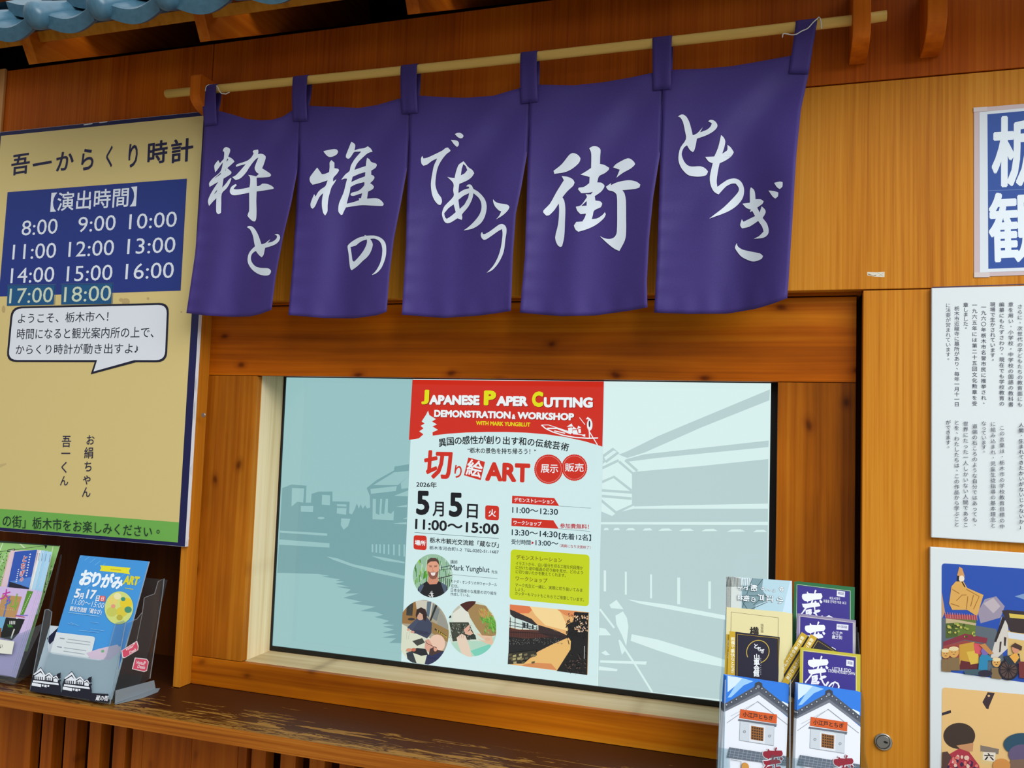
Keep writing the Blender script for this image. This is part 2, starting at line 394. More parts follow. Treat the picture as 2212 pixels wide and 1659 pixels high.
# roof of the kiosk: rafters, blocking boards, sheathing
sl = math.atan2(0.1365, 0.243); ct, sn = math.cos(sl), math.sin(sl)
def roof_pt(x, along, up):
    """point on the slope: 'along' metres up the slope from the rafter foot, 'up' metres square to it"""
    return V((x, 1.517 - YW + along * ct - up * sn, 0.870 + EYE + along * sn + up * ct))
def roof_box(name, x0, x1, a0, a1, u0, u1, mat, parent=None, bev=0.001):
    v = [roof_pt(x, a, u) for u in (u0, u1) for a in (a0, a1) for x in (x0, x1)]
    f = [(0, 2, 3, 1), (4, 5, 7, 6), (0, 1, 5, 4), (2, 6, 7, 3), (0, 4, 6, 2), (1, 3, 7, 5)]
    o = obj(name, v, f, mat, parent, base=None if parent else v[0])
    if bev: bevel(o, bev)
    return o
RX = [-2.246, -1.743, -1.246, -0.734, -0.232, 0.27, 0.772]
rl = ['leftmost rafter end in view, its foot half behind the blue tiles', 'orange rafter end under the eave just left of the pole bracket', 'rafter end above the second strap of the purple curtain']
rg = 'rafters under the eave'
for i, x in enumerate(RX):
    if not -1.8 < x < -0.5: continue
    o = roof_box('rafter', x, x + 0.0285, 0, 0.86, 0, 0.070, W_RAFT)
    tag(o, rl[i - 1], 'rafter', rg)
sh = roof_box('ceiling', XL, XR, 0.17, 1.0, 0.0705, 0.086, W_DARK, None, 0); tag(sh, kind='structure')
for i in range(len(RX) - 1):
    zb = rel(345, 43, 1.53)[1]
    o = roof_box('trim_%d' % (i + 3), RX[i] + 0.0295, RX[i + 1] - 0.001, 0.028, 0.05, 0.046, 0.070, W_EDGE, None, 0); tag(o, kind='structure')

# blue glazed eave tiles: trough pans with a round cap at each joint
TILE = bpy.data.materials.new('blue_grey_glaze'); n, l = nodes(TILE); p = n['Principled BSDF']
nz = n.new('ShaderNodeTexNoise'); nz.inputs['Scale'].default_value = 9
rp = ramp(n, [(0.3, lin((60, 96, 114))), (0.7, lin((70, 108, 128)))]); l.new(nz.outputs['Fac'], rp.inputs[0]); l.new(rp.outputs[0], p.inputs['Base Color']); p.inputs['Roughness'].default_value = 0.3
PAN = M(150, 168, 158, 0.4)
ax_ = [(-58, 58), (85, 38), (222, 18), (364, -6)]
DT = 1.40
bosses = [at(px, py, DT) for px, py in ax_]
pit = (bosses[3].x - bosses[1].x) / 2
zc = (bosses[1].z + bosses[2].z + bosses[3].z) / 3 + 0.0
def tile_pt(x, along, up): return V((x, DT - YW + along * ct - up * sn, zc + along * sn + up * ct))
def make_tile(x0, label):
    t = thing('eave_tile', label, 'roof tile', tile_pt(x0, 0, 0), 'blue eave tiles')
    nseg = 14; vs, fs = [], []
    def lipz(u): return -0.019 * math.sin(math.pi * u)
    for k in range(nseg + 1):                       # pan with a hanging front lip
        u = k / nseg; x = x0 + 0.012 + u * (pit - 0.0415); s = lipz(u)
        vs += [tile_pt(x, 0.012, s - 0.022), tile_pt(x, 0.0, s - 0.022), tile_pt(x, 0.0, s + 0.008), tile_pt(x, 0.008, s + 0.012), tile_pt(x, 0.105, s * 0.75 + 0.016), tile_pt(x, 0.105, s * 0.75 - 0.002), tile_pt(x, 0.012, s - 0.004)]
    for k in range(nseg):
        for j in range(7): fs.append((k * 7 + j, k * 7 + (j + 1) % 7, k * 7 + 7 + (j + 1) % 7, k * 7 + 7 + j))
    fs += [tuple(range(7)), tuple(range(nseg * 7, nseg * 7 + 7))[::-1]]
    obj('pan', vs, fs, TILE, t, smooth=False)
    vs, fs = [], []
    for k in range(nseg + 1):                       # the next course, overlapping higher up
        u = k / nseg; x = x0 + 0.012 + u * (pit - 0.0415); s = lipz(u) * 0.8
        vs += [tile_pt(x, 0.085, s + 0.022), tile_pt(x, 0.085, s + 0.050), tile_pt(x, 0.20, s + 0.060), tile_pt(x, 0.20, s + 0.03)]
    for k in range(nseg):
        for j in range(4): fs.append((k * 4 + j, k * 4 + (j + 1) % 4, k * 4 + 4 + (j + 1) % 4, k * 4 + 4 + j))
    obj('upper_course', vs, fs, TILE, t)
    r = 0.027; vs, fs = [], []; nn = 18; rings = []
    for a, rr in ((-0.030, 0.001), (-0.0285, 0.012), (-0.024, 0.020), (-0.016, 0.026), (-0.004, r), (0.02, r), (0.05, r * .98), (0.20, r * .98)):
        for k in range(nn):
            th = 2 * math.pi * k / nn; vs.append(tile_pt(x0 + rr * math.cos(th), a, 0.004 + rr * 1.12 * math.sin(th)))
        rings.append(1)
    for i in range(len(rings) - 1):
        for k in range(nn): fs.append((i * nn + k, i * nn + (k + 1) % nn, (i + 1) * nn + (k + 1) % nn, (i + 1) * nn + k))
    fs.append(tuple(range(nn))[::-1])
    obj('round_cap', vs, fs, TILE, t, smooth=True)
    return t
tl = {0: 'blue-grey roof tile cut by the left edge of the picture', 1: 'blue-grey roof tile whose whole trough shows, second from the left', 2: 'blue-grey roof tile above the gap between the two left rafters', 3: 'blue-grey roof tile with only its rim showing, at the top edge'}
for i in range(-1, 17):  # tiles past the view are added to shade the wall below
    make_tile(bosses[1].x + (i - 1) * pit, tl.get(i, 'unseen blue-grey roof tile at the far %s end of the eave row' % ('left' if i < 0 else 'right')))

# the counter shelf, worn through to bare wood near its front edge
SH = bpy.data.materials.new('worn_brown_shelf'); n, l = nodes(SH); p = n['Principled BSDF']
geo = n.new('ShaderNodeNewGeometry'); mp = n.new('ShaderNodeMapping'); l.new(geo.outputs['Position'], mp.inputs[0]); mp.inputs['Scale'].default_value = (8, 70, 1)
nz = n.new('ShaderNodeTexNoise'); nz.inputs['Scale'].default_value = 1; nz.inputs['Detail'].default_value = 7; nz.inputs['Roughness'].default_value = 0.6; nz.inputs['Distortion'].default_value = 0.6; l.new(mp.outputs[0], nz.inputs['Vector'])
sy = n.new('ShaderNodeSeparateXYZ'); l.new(geo.outputs['Position'], sy.inputs[0])
mr = n.new('ShaderNodeMapRange'); l.new(sy.outputs['Y'], mr.inputs['Value']); mr.inputs['From Min'].default_value = -0.19; mr.inputs['From Max'].default_value = 0.0; mr.inputs['To Min'].default_value = 0.085; mr.inputs['To Max'].default_value = -0.25
fq = n.new('ShaderNodeMath'); fq.operation = 'MULTIPLY'; fq.inputs[1].default_value = 46.0; l.new(nz.outputs['Fac'], fq.inputs[0])
sn_ = n.new('ShaderNodeMath'); sn_.operation = 'SINE'; l.new(fq.outputs[0], sn_.inputs[0])
mz = n.new('ShaderNodeMath'); mz.operation = 'MULTIPLY_ADD'; mz.inputs[1].default_value = 0.075; l.new(sn_.outputs[0], mz.inputs[0]); l.new(nz.outputs['Fac'], mz.inputs[2])
ad = n.new('ShaderNodeMath'); ad.operation = 'ADD'; l.new(mz.outputs[0], ad.inputs[0]); l.new(mr.outputs[0], ad.inputs[1])
r = ramp(n, [(0.50, lin((66, 32, 12))), (0.515, lin((74, 38, 14))), (0.535, lin((138, 96, 38))), (0.7, lin((158, 114, 50)))]); l.new(ad.outputs[0], r.inputs[0]); l.new(r.outputs[0], p.inputs['Base Color']); p.inputs['Roughness'].default_value = 0.42; p.inputs['Specular IOR Level'].default_value = 0.15
SHE = wood('shelf_front_edge', (120, 60, 12), (156, 86, 20), (182, 114, 38), 'X', 190, 0.42, spec=0.12, streak=0.25)
YF = 1.570
xa, xb = XL, 0.75
vs = [(xa, YF), (xb, YF), (xb, 1.7595), (XDOOR, 1.7595), (XDOOR, 1.7995), (XP + .0, 1.7995), (XP, 1.755), (xl_post, 1.755), (xl_post, 1.9895), (xa, 1.9895)]
vv = [V((x, D - YW, EYE + ZSHELF)) for x, D in vs] + [V((x, D - YW, EYE + ZSHELF - 0.034)) for x, D in vs]; k = len(vs)
sf = obj('counter_shelf', vv, [tuple(range(k)), tuple(range(k, 2 * k))[::-1]] + [(i, i + k, (i + 1) % k + k, (i + 1) % k) for i in range(k)], [SH, SHE], None, [0] + [1] * (k + 1), base=(-1.0, YF - YW, EYE + ZSHELF - 0.034))
tag(sf, 'long brown wooden counter shelf, varnish worn away along its front edge', 'shelf')

# boards and slats below the shelf
wlow = thing('wall_lower', None, None, (-1.0, 0, 0), kind='structure')
zt = ZSHELF - 0.035
def lowx(px, py=1640): return rel(px, py, 1.76)[0]
for a, b in ((-260, 64), (283, 305.5), (306, 412), (412.6, 513), (513.6, 532), (797, 820), (821, 1010), (1011, 1250), (1251, 1500), (1501, 1760)):
    box('board', lowx(a), lowx(b), 1.76, 1.79, -EYE, zt, W_SLAT, wlow, 0.0015)
for a, b in ((84, 108), (134, 159.5), (187, 212), (240, 267), (541, 572), (604, 637), (667, 700), (732, 765)):
    box('slat', lowx(a), lowx(b), 1.763, 1.800, -EYE, zt, W_SLAT, wlow, 0.0015)

# small things on the wall
scr = disc(rel(438.7, 896.5, 1.757)[0], 1.7598, rel(438.7, 896.5, 1.757)[1], 0.0062, 0.003, M(150, 128, 112, 0.3, 0.5, 0.6), 'round_screw', None, 20)
tag(scr, 'small round steel screw in the post beside the yellow board', 'screw')
pap = G(upright(1.7598), zoom(1850, 0, 2212, 938), lift=0.0)
pap.slab([(60, 1522), (112, 1524), (158, 1521), (157, 1551), (108, 1549), (62, 1542)], 0.0001, (214, 208, 190))
pap.poly([(66, 1530), (92, 1541), (112, 1538), (108, 1545), (66, 1540)], (150, 128, 92)); pap.line([(118, 1528), (150, 1546)], 2, (170, 158, 130)); pap.line([(125, 1546), (152, 1527)], 2, (170, 158, 130))
tag(pap.build('paper_scrap', None, at(1890, 592, 1.7598)), 'torn scrap of white paper left stuck low on the bare veneer panel', 'paper')

# ================================================================ brackets and pole
def bracket(pxl, ytop, ycur, ypx_wall, wm, label, top_z=None):
    Df = 1.668
    x0, zt_ = rel(pxl, ytop, Df); zc_ = rel(pxl, ycur, Df)[1]; zb_ = rel(ypx_wall[0], ypx_wall[1], 1.7595)[1]
    if top_z is not None: zt_ = top_z
    prof = [(1.7595, zt_ + 0.001), (1.715, zt_), (Df + 0.004, zt_), (Df, zt_ - 0.004), (Df, zc_)]
    for k in range(1, 13):
        t = math.pi / 2 * k / 12; prof.append((Df + (1.742 - Df) * (1 - math.cos(t)), zc_ + (zb_ - zc_) * math.sin(t)))
    prof.append((1.7595, zb_)); n_ = len(prof)
    vs = [V((x0, D - YW, z + EYE)) for D, z in prof] + [V((x0 + wm, D - YW, z + EYE)) for D, z in prof]
    o = obj('pole_bracket', vs, [tuple(range(n_)), tuple(range(n_, 2 * n_))[::-1]] + [(i, i + n_, (i + 1) % n_ + n_, (i + 1) % n_) for i in range(n_)], W_BRK, None, base=(x0, 0, zb_ + EYE))
    bevel(o, 0.0015, 2); tag(o, label, 'bracket', 'curved pole brackets'); return o
W_BRK = wood('bracket_orange', (170, 78, 8), (200, 102, 16), (216, 124, 32), 'Z', 40, 0.45, spec=0.12)
bracket(412, 161, 205, (439, 266), 0.030, 'curved orange wooden bracket holding the left end of the pole')
bracket(1843, -60, 62, (1838, 141), 0.0325, 'curved orange wooden bracket holding the right end of the pole')
bracket(2004, -60, 30, (1984, 127), 0.034, 'empty curved wooden bracket on the wall right of the pole end')

DR = 1.700; RR = 0.0103
rpts = [(360, 203), (520, 187), (671, 172.5), (900, 149.5), (1127, 125.5), (1300, 106), (1454, 89), (1650, 66.5), (1842, 44), (1915, 34)]
rp3 = [at(x, y, DR) for x, y in rpts]
vs, fs = tube(rp3, RR, 16)
rod = obj('curtain_pole', vs, fs, W_ROD, None, smooth=True, base=rp3[0])
tag(rod, 'long pale yellow wooden pole carrying the purple curtain', 'pole')
def rod_at(px):
    for i in range(len(rpts) - 1):
        if rpts[i][0] <= px <= rpts[i + 1][0]:
            t = (px - rpts[i][0]) / (rpts[i + 1][0] - rpts[i][0]); return rp3[i].lerp(rp3[i + 1], t)
    return rp3[-1]

# ================================================================ the noren curtain
def lerp(a, b, t): return a + (b - a) * t
def pl_at(pts, t):
    """point at fraction t of a polyline, by arc length"""
    L = [0]
    for i in range(len(pts) - 1): L.append(L[-1] + math.hypot(pts[i + 1][0] - pts[i][0], pts[i + 1][1] - pts[i][1]))
    d = t * L[-1]
    for i in range(len(pts) - 1):
        if d <= L[i + 1] or i == len(pts) - 2:
            u = (d - L[i]) / (L[i + 1] - L[i]); return (lerp(pts[i][0], pts[i + 1][0], u), lerp(pts[i][1], pts[i + 1][1], u))
def x_at(pts, y):
    if y <= pts[0][1]: return pts[0][0]
    for i in range(len(pts) - 1):
        if pts[i][1] <= y <= pts[i + 1][1]:
            return lerp(pts[i][0], pts[i + 1][0], (y - pts[i][1]) / max(pts[i + 1][1] - pts[i][1], 1e-6))
    return pts[-1][0]
PAN_ = [dict(T=[(443, 238), (473.6, 239.5), (505, 248), (532, 257), (560, 260), (585.6, 259.4), (609, 252.8), (637, 235), (652, 229)],
             B=[(402.6, 676), (447.5, 681.8), (504.8, 684.4), (540, 683.5), (562, 678.4), (586, 669)],
             L=[(443, 238), (441.3, 272.6), (434.8, 382), (429.8, 448), (421.5, 547.8), (402.6, 676)],
             R=[(652, 229), (647, 262.7), (642, 368.8), (628.7, 438.4), (612, 508), (595.6, 594), (586, 669)]),
        dict(T=[(652, 229), (670, 228.6), (700, 230), (731.5, 231), (774.6, 233.5), (814, 227), (869, 211), (889, 206)],
             B=[(622.8, 680.4), (698, 687), (764.7, 687.7), (814, 681), (835, 673)],
             L=[(652, 229), (647, 262.7), (642.5, 375), (638.7, 474.9), (632, 574), (622.8, 680.4)],
             R=[(889, 206), (884.7, 249.5), (879, 365.5), (867, 431.8), (850.8, 514.7), (840.9, 594), (835, 673)]),
        dict(T=[(889, 206), (908, 206.7), (960, 210), (1005.5, 211.4), (1067, 206.7), (1126.7, 188.6), (1147, 183)],
             B=[(868, 680), (958.5, 686.7), (1030.9, 682), (1070, 677), (1103, 671.5)],
             L=[(889, 206), (884.7, 249.5), (880.2, 375), (879, 425.5), (877, 534), (868, 680)],
             R=[(1147, 183), (1143.7, 224.8), (1138.6, 331.5), (1126.7, 400), (1114, 461.7), (1107.5, 552), (1103, 671.5)]),
        dict(T=[(1147, 183), (1168, 183), (1240.6, 184.3), (1302, 177.8), (1360, 168), (1410.6, 157), (1434, 152)],
             B=[(1123, 675.5), (1211.7, 683), (1284, 681.6), (1356.4, 671.5), (1398, 664)],
             L=[(1147, 183), (1143.7, 224.8), (1140, 331.5), (1137.6, 443.6), (1134, 552), (1123, 675.5)],
             R=[(1434, 152), (1431.6, 194), (1426, 331.5), (1410.6, 425.5), (1401.6, 516), (1397, 606), (1398, 664)]),
        dict(T=[(1434, 152), (1453.9, 150.7), (1519, 148.6), (1582.6, 142.7), (1650, 131), (1709, 120.3), (1755, 110)],
             B=[(1413, 675.4), (1485.5, 678), (1570, 677.5), (1633, 667), (1672, 655), (1700.8, 643.7)],
             L=[(1434, 152), (1431.5, 194), (1427, 312), (1424, 413.7), (1420, 548.7), (1413, 675.4)],
             R=[(1755, 110), (1747, 158), (1730, 236), (1719.8, 337.7), (1713.5, 443), (1707, 548.7), (1700.8, 643.7)])]
def sstep(a, b, x): t = min(max((x - a) / (b - a), 0), 1); return t * t * (3 - 2 * t)
def cloth_D(i, px, py):
    P = PAN_[i]; xl, xr = x_at(P['L'], py), x_at(P['R'], py)
    u = min(max((px - xl) / (xr - xl), -0.05), 1.05)
    y0 = lerp(P['T'][0][1], P['T'][-1][1], u); y1 = lerp(P['B'][0][1], P['B'][-1][1], u)
    t = min(max((py - y0) / (y1 - y0), 0), 1)
    D = 1.6935 - 0.010 * t
    w = sstep(0.12, 0.6, t)
    D += 0.019 * w * math.sin(math.pi * (min(max(u, 0), 1) ** 0.8)) - 0.008 * w                       # each strip cups: side edges come forward
    D -= 0.010 * w * math.exp(-((u - (0.25 + 0.05 * i)) / 0.16) ** 2)                 # a soft pleat
    D += 0.005 * w * math.sin(9.5 * u + 1.7 * i + 2.0 * t)
    D -= (0.024 + (0.020 if i == 4 else 0)) * sstep(0.08, 0.55, t) * sstep(0.45, 1.02, u)      # right-hand edge swings forward
    # swags strung between the straps
    v = t * 3.2 + 0.9 * (1 - (2 * u - 1) ** 2)
    D += 0.006 * math.exp(-4.5 * t) * math.sin(4.6 * v + 0.8 * i) * math.sin(math.pi * min(max(u, 0), 1))
    # diagonal pull from the right-hand strap
    q = (1 - u) * 1.25 - t * 1.6
    D += 0.010 * math.exp(-(q * 4.2) ** 2) * sstep(0.0, 0.15, t) * (1 - sstep(0.45, 0.8, t))
    D -= 0.007 * math.exp(-((q - 0.22) * 5.0) ** 2) * sstep(0.0, 0.15, t) * (1 - sstep(0.45, 0.8, t))
    D += 0.0016 * math.exp(-u * 9) * sstep(0.35, 0.6, t) * math.sin(py / 6.5 + i)     # puckered seam
    D += 0.0012 * sstep(0.9, 1.0, t) * math.sin(px / 8.0 + 2 * i)                     # hem ripples
    return D
CLOTH = bpy.data.materials.new('purple_cloth'); n, l = nodes(CLOTH); p = n['Principled BSDF']
geo = n.new('ShaderNodeNewGeometry'); wv = n.new('ShaderNodeTexNoise'); wv.inputs['Scale'].default_value = 900; l.new(geo.outputs['Position'], wv.inputs['Vector'])
r = ramp(n, [(0.3, lin((56, 43, 106))), (0.7, lin((67, 52, 121)))]); l.new(wv.outputs['Fac'], r.inputs[0]); l.new(r.outputs[0], p.inputs['Base Color'])
p.inputs['Roughness'].default_value = 0.6; p.inputs['Specular IOR Level'].default_value = 0.25
p.inputs['Sheen Weight'].default_value = 0.25; p.inputs['Sheen Tint'].default_value = lin((150, 90, 190)); p.inputs['Sheen Roughness'].default_value = 0.4
GLY = M(222, 230, 238, 0.6, 0.2)

# calligraphy, one closed outline per brush shape: (panel, (x0, y0, scale), [outline, hole, ...])
def S2(s): a = [float(x) for x in s.replace(';', ' ').replace(',', ' ').split()]; return list(zip(a[::2], a[1::2]))
z1 = zoom(440, 310, 600, 1475); z2 = zoom(520, 480, 620, 1382); z3 = zoom(660, 300, 840, 1659); z4 = zoom(740, 500, 840, 1659)
z5 = zoom(900, 280, 1060, 1207); z6 = zoom(1020, 420, 1110, 830); z7 = zoom(1160, 300, 1400, 1531); z8 = zoom(1450, 230, 1710, 1232)
BR = [
(0, z1, ['290,330 322,392 360,350 400,308 388,365 340,430 290,500 232,575 218,520 212,440 240,390']),
(0, z1, ['380,158 390,115 420,80 460,72 510,95 528,130 515,190 488,262 540,285 585,320 612,362 560,410 470,490 510,525 553,565 545,605 470,655 395,700 368,878 440,800 500,720 548,680 550,705 510,810 450,900 360,1000 350,1200 345,1380 300,1408 265,1390 248,1340 250,1150 255,1090 190,1150 108,1245 88,1180 90,1120 130,1020 200,900 290,765 200,815 118,865 108,820 112,780 180,695 260,630 330,562 365,470 385,360 400,300 410,200 405,160',
          '475,298 490,320 452,368 460,330', '440,500 437,545 428,540', '272,918 255,965 207,1012 225,975', '345,578 335,615 270,660 202,702 270,645']),
(0, z1, ['975,158 1000,135 1080,120 1090,150 1083,212 1140,203 1195,220 1232,255 1232,300 1205,390 1165,495 1230,535 1320,595 1343,630 1320,660 1200,675 1055,680 1055,720 1060,850 1100,845 1150,815 1165,800 1250,803 1330,830 1380,865 1398,890 1380,905 1200,935 1055,955 1048,1150 1053,1350 1045,1500 1025,1548 990,1550 930,1510 872,1440 885,1390 905,1340 905,980 780,1005 640,1030 570,1025 530,990 520,940 545,870 600,825 640,808 658,830 610,880 595,905 660,915 780,900 912,872 925,780 925,690 910,650 885,625 960,635 1045,655 1100,605 1050,570 1015,500 1030,430 1065,340 1090,280 1040,310 970,390 900,490 850,570 780,650 720,700 640,728 600,700 568,668 630,640 700,570 770,490 840,410 740,435 650,465 640,440 670,410 780,375 880,335 950,275 995,200']),
(0, z2, ['188,150 210,125 270,112 340,130 400,180 460,260 530,400 580,540 618,660 720,630 800,570 885,508 850,560 800,615 900,595 1000,550 1070,480 1085,420 1060,385 1012,382 1040,360 1100,350 1150,385 1175,440 1165,510 1120,590 1040,655 920,710 730,765 710,850 690,950 655,1020 615,1045 540,975 480,900 455,860 390,895 330,960 305,1050 310,1130 345,1215 410,1290 490,1340 620,1365 790,1370 860,1400 900,1445 895,1510 850,1570 780,1592 680,1588 560,1560 430,1490 320,1390 240,1270 205,1150 215,1020 250,920 320,820 425,720 400,600 370,430 320,290 270,205 225,175']),
(1, z3, ['355,245 450,222 570,203 625,215 648,250 630,300 570,340 495,362 440,345 390,295']),
(1, z3, ['232,570 275,630 325,703 390,695 470,660 480,560 480,470 515,422 575,475 575,585 645,595 668,625 630,690 555,775 550,850 612,803 580,870 520,960 485,1070 455,1190 440,1320 435,1450 390,1525 350,1470 325,1330 330,1200 352,1080 290,1140 240,1230 190,1340 145,1392 110,1370 98,1300 125,1210 172,1100 198,1150 250,1060 310,1000 395,940 440,825 350,855 240,890 140,912 95,860 80,800 95,750 160,660']),
(1, z3, ['910,58 960,85 990,130 972,230 1060,200 1165,185 1240,148 1300,195 1335,255 1240,285 1130,380 1060,450 1010,520 972,618 1080,580 1200,540 1210,450 1225,378 1270,405 1310,460 1400,490 1420,520 1395,575 1308,632 1308,715 1355,735 1375,775 1345,825 1285,882 1335,915 1362,955 1340,1000 1245,1050 1225,1190 1400,1180 1490,1215 1550,1280 1555,1310 1530,1335 1350,1330 1130,1320 960,1340 805,1365 775,1420 735,1510 705,1515 660,1460 652,1400 665,1290 710,1180 760,1060 800,900 828,795 780,790 710,815 790,710 875,640 900,540 960,430 1030,340 1110,252 1030,255 965,265 915,340 870,390 835,392 805,370 805,325 850,210',
          '938,755 1060,700 1190,660 1185,745 1040,800 910,860', '895,960 1000,905 1170,860 1170,920 1100,1000 1020,1045 925,1070 895,1100 905,1130 960,1135 1050,1105 1128,1083 1105,1180 1058,1183 1068,1220 950,1260 820,1290 850,1170 880,1060']),
(1, z4, ['780,135 800,128 855,150 1000,145 1150,150 1290,190 1400,250 1490,340 1545,450 1565,600 1560,800 1530,960 1470,1140 1400,1290 1300,1420 1200,1500 1070,1560 1058,1545 1150,1460 1240,1340 1330,1170 1390,980 1420,780 1420,600 1380,440 1310,340 1200,275 1090,255 990,270 1050,360 1080,450 1075,530 1030,680 960,820 860,940 740,1040 640,1140 500,1270 330,1388 300,1370 265,1270 240,1080 215,800 180,580 190,500 300,390 450,290 600,215 800,165',
          '285,555 380,535 480,500 590,410 700,340 870,285 875,390 830,530 760,670 640,840 500,1000 410,1085 365,1050 345,980 320,780']),
(2, z5, ['622,72 670,52 720,57 755,85 762,110 745,138 710,142 670,122']),
(2, z5, ['558,168 620,172 665,185 688,215 682,262 655,282 610,240']),
(2, z5, ['95,430 110,470 180,455 300,400 420,340 470,300 510,292 550,335 545,355 490,395 430,465 370,560 335,650 315,760 305,870 315,950 350,1040 400,1110 412,1180 390,1225 355,1222 300,1165 255,1070 235,950 235,840 265,660 285,580 335,470 250,510 170,570 110,588 80,555 70,490 78,450']),
(2, z5, ['765,515 790,545 840,610 910,660 938,710 900,770 830,825 695,885 685,960 680,1035 760,985 858,955 850,930 808,925 830,900 870,893 905,920 925,965 1000,1010 1080,1090 1130,1180 1140,1290 1110,1420 1050,1520 960,1590 870,1625 765,1642 840,1590 940,1495 1020,1390 1055,1290 1050,1190 1010,1110 925,1035 905,1130 840,1260 740,1380 745,1430 735,1472 665,1445 560,1510 495,1525 450,1495 415,1400 420,1330 460,1240 600,1090 595,990 598,875 500,770 550,782 618,790 640,690 680,580 720,545',
          '760,560 800,595 825,660 780,715 720,745 735,640', '680,1145 760,1080 855,1035 840,1110 780,1220 700,1295', '603,1218 637,1345 560,1410 490,1455 465,1430 448,1365 520,1280']),
(2, z6, ['420,95 450,135 520,172 690,200 735,235 738,265 700,330 610,415 475,497 540,420 580,335 540,325 480,270 440,210 415,130']),
(2, z6, ['195,745 215,790 250,790 350,735 480,640 540,600 600,590 650,615 680,670 682,760 660,900 640,1080 600,1220 520,1370 440,1470 380,1520 285,1562 360,1490 440,1390 520,1230 570,1060 595,900 605,780 595,690 520,730 400,815 280,895 230,905 190,870 170,800']),
(3, z7, ['490,195 550,212 590,250 597,285 570,340 480,415 380,460 238,482 228,440 340,350 440,225']),
(3, z7, ['340,512 430,525 495,560 517,600 500,645 420,720 350,805 375,850 390,960 385,1150 375,1350 345,1480 320,1490 285,1465 250,1360 290,1180 305,1000 300,890 240,980 170,1050 130,1058 90,1020 90,985 180,890 270,730 370,570']),
(3, z7, ['720,130 760,105 810,102 850,118 875,150 870,250 868,345 930,360 995,400 985,430 930,475 855,515 830,600 890,605 930,640 925,670 880,730 795,790 805,850 870,860 898,890 880,940 790,985 770,1050 755,1105 830,1095 900,1050 935,1010 948,1040 920,1095 820,1180 700,1240 570,1280 530,1250 508,1195 540,1145 625,1138 660,1080 675,1030 600,1038 555,990 535,935 600,918 650,860 690,800 670,760 740,765 770,730 700,745 610,748 565,695 575,672 650,660 720,610 725,525 600,492 680,445 745,400 748,280 745,190', '685,855 683,920 610,925']),
(3, z7, ['1245,268 1310,290 1348,335 1345,360 1290,410 1180,470 1095,535 1140,425 1047,392 1100,340']),
(3, z7, ['1022,608 1015,640 1100,600 1210,575 1300,572 1380,595 1423,630 1412,670 1350,690 1175,708 1205,750 1225,850 1228,1100 1228,1280 1210,1400 1135,1545 1060,1510 960,1430 865,1338 930,1370 1010,1378 1070,1350 1100,1280 1105,1000 1098,775 1050,725 980,705 950,660']),
(4, z8, ['70,103 90,88 120,82 155,105 185,160 205,230 220,295 265,275 322,213 295,265 370,235 405,200 415,170 378,152 400,137 440,145 470,180 468,215 430,255 360,295 262,330 250,400 235,450 222,467 190,445 162,398 130,420 110,465 108,500 130,560 165,600 210,615 300,612 350,635 376,665 360,700 320,715 240,717 170,700 110,640 78,570 75,500 95,420 150,335 140,250 120,160 95,115']),
(4, z8, ['510,293 535,315 553,355 545,410 522,483 565,455 575,440 575,393 610,420 640,468 615,510 560,550 495,582 480,650 465,760 472,823 530,780 590,745 660,738 710,765 740,820 745,880 725,950 660,1025 560,1085 388,1148 450,1100 540,1030 640,930 688,870 690,830 660,790 620,790 560,820 485,900 440,875 405,810 395,720 425,580 385,565 348,517 440,512 480,420']),
(4, z8, ['815,828 845,850 858,890 862,950 915,950 945,970 935,995 880,1035 905,1085 925,1022 960,1055 965,1090 935,1140 980,1200 998,1270 985,1315 940,1345 845,1355 900,1325 945,1280 930,1230 890,1172 800,1230 725,1248 705,1215 722,1155 740,1180 858,1122 830,1070 803,1082 815,1055 770,1040 728,995 805,985 805,860']),
(4, z8, ['1053,782 1110,768 1140,775 1138,820 1110,845 1080,825']),
(4, z8, ['995,860 1050,865 1095,880 1092,920 1065,942 1040,925']),
(4, z8, ['672,1398 680,1430 730,1465 850,1492 910,1505 938,1530 925,1560 850,1587 780,1570 710,1530 655,1455 655,1430']),
]
def smooth_ring(p, ang=48):
    n_ = len(p); tn = []
    for i in range(n_):
        a, b, c = V(p[i - 1]), V(p[i]), V(p[(i + 1) % n_])
        d1, d2 = b - a, c - b
        cosv = d1.dot(d2) / max(d1.length * d2.length, 1e-9)
        tn.append((c - a) * 0.5 if cosv > math.cos(math.radians(ang)) else None)
    out = []
    for i in range(n_):
        j = (i + 1) % n_; a, b = V(p[i]), V(p[j]); d = b - a
        m1 = tn[i] if tn[i] is not None else d; m2 = tn[j] if tn[j] is not None else d
        m1 = m1.normalized() * min(m1.length, d.length * 1.2); m2 = m2.normalized() * min(m2.length, d.length * 1.2)
        out.append(tuple(a))
        for t in ((1 / 3, 2 / 3) if d.length > 60 else (0.5,)):
            h1 = 2 * t ** 3 - 3 * t * t + 1; h2 = t ** 3 - 2 * t * t + t; h3 = -2 * t ** 3 + 3 * t * t; h4 = t ** 3 - t * t
            out.append(tuple(a * h1 + m1 * h2 + b * h3 + m2 * h4))
    return out
def cloth_pt(i, px, py, off=0.0):
    """a point on the cloth of strip i; 'off' in front of it"""
    return at(px, py, cloth_D(i, px, py) - off)
noren = thing('noren_curtain', 'purple five-strip shop curtain with white brush lettering hung on the pole', 'curtain', rp3[4])
NU, NV = 34, 56
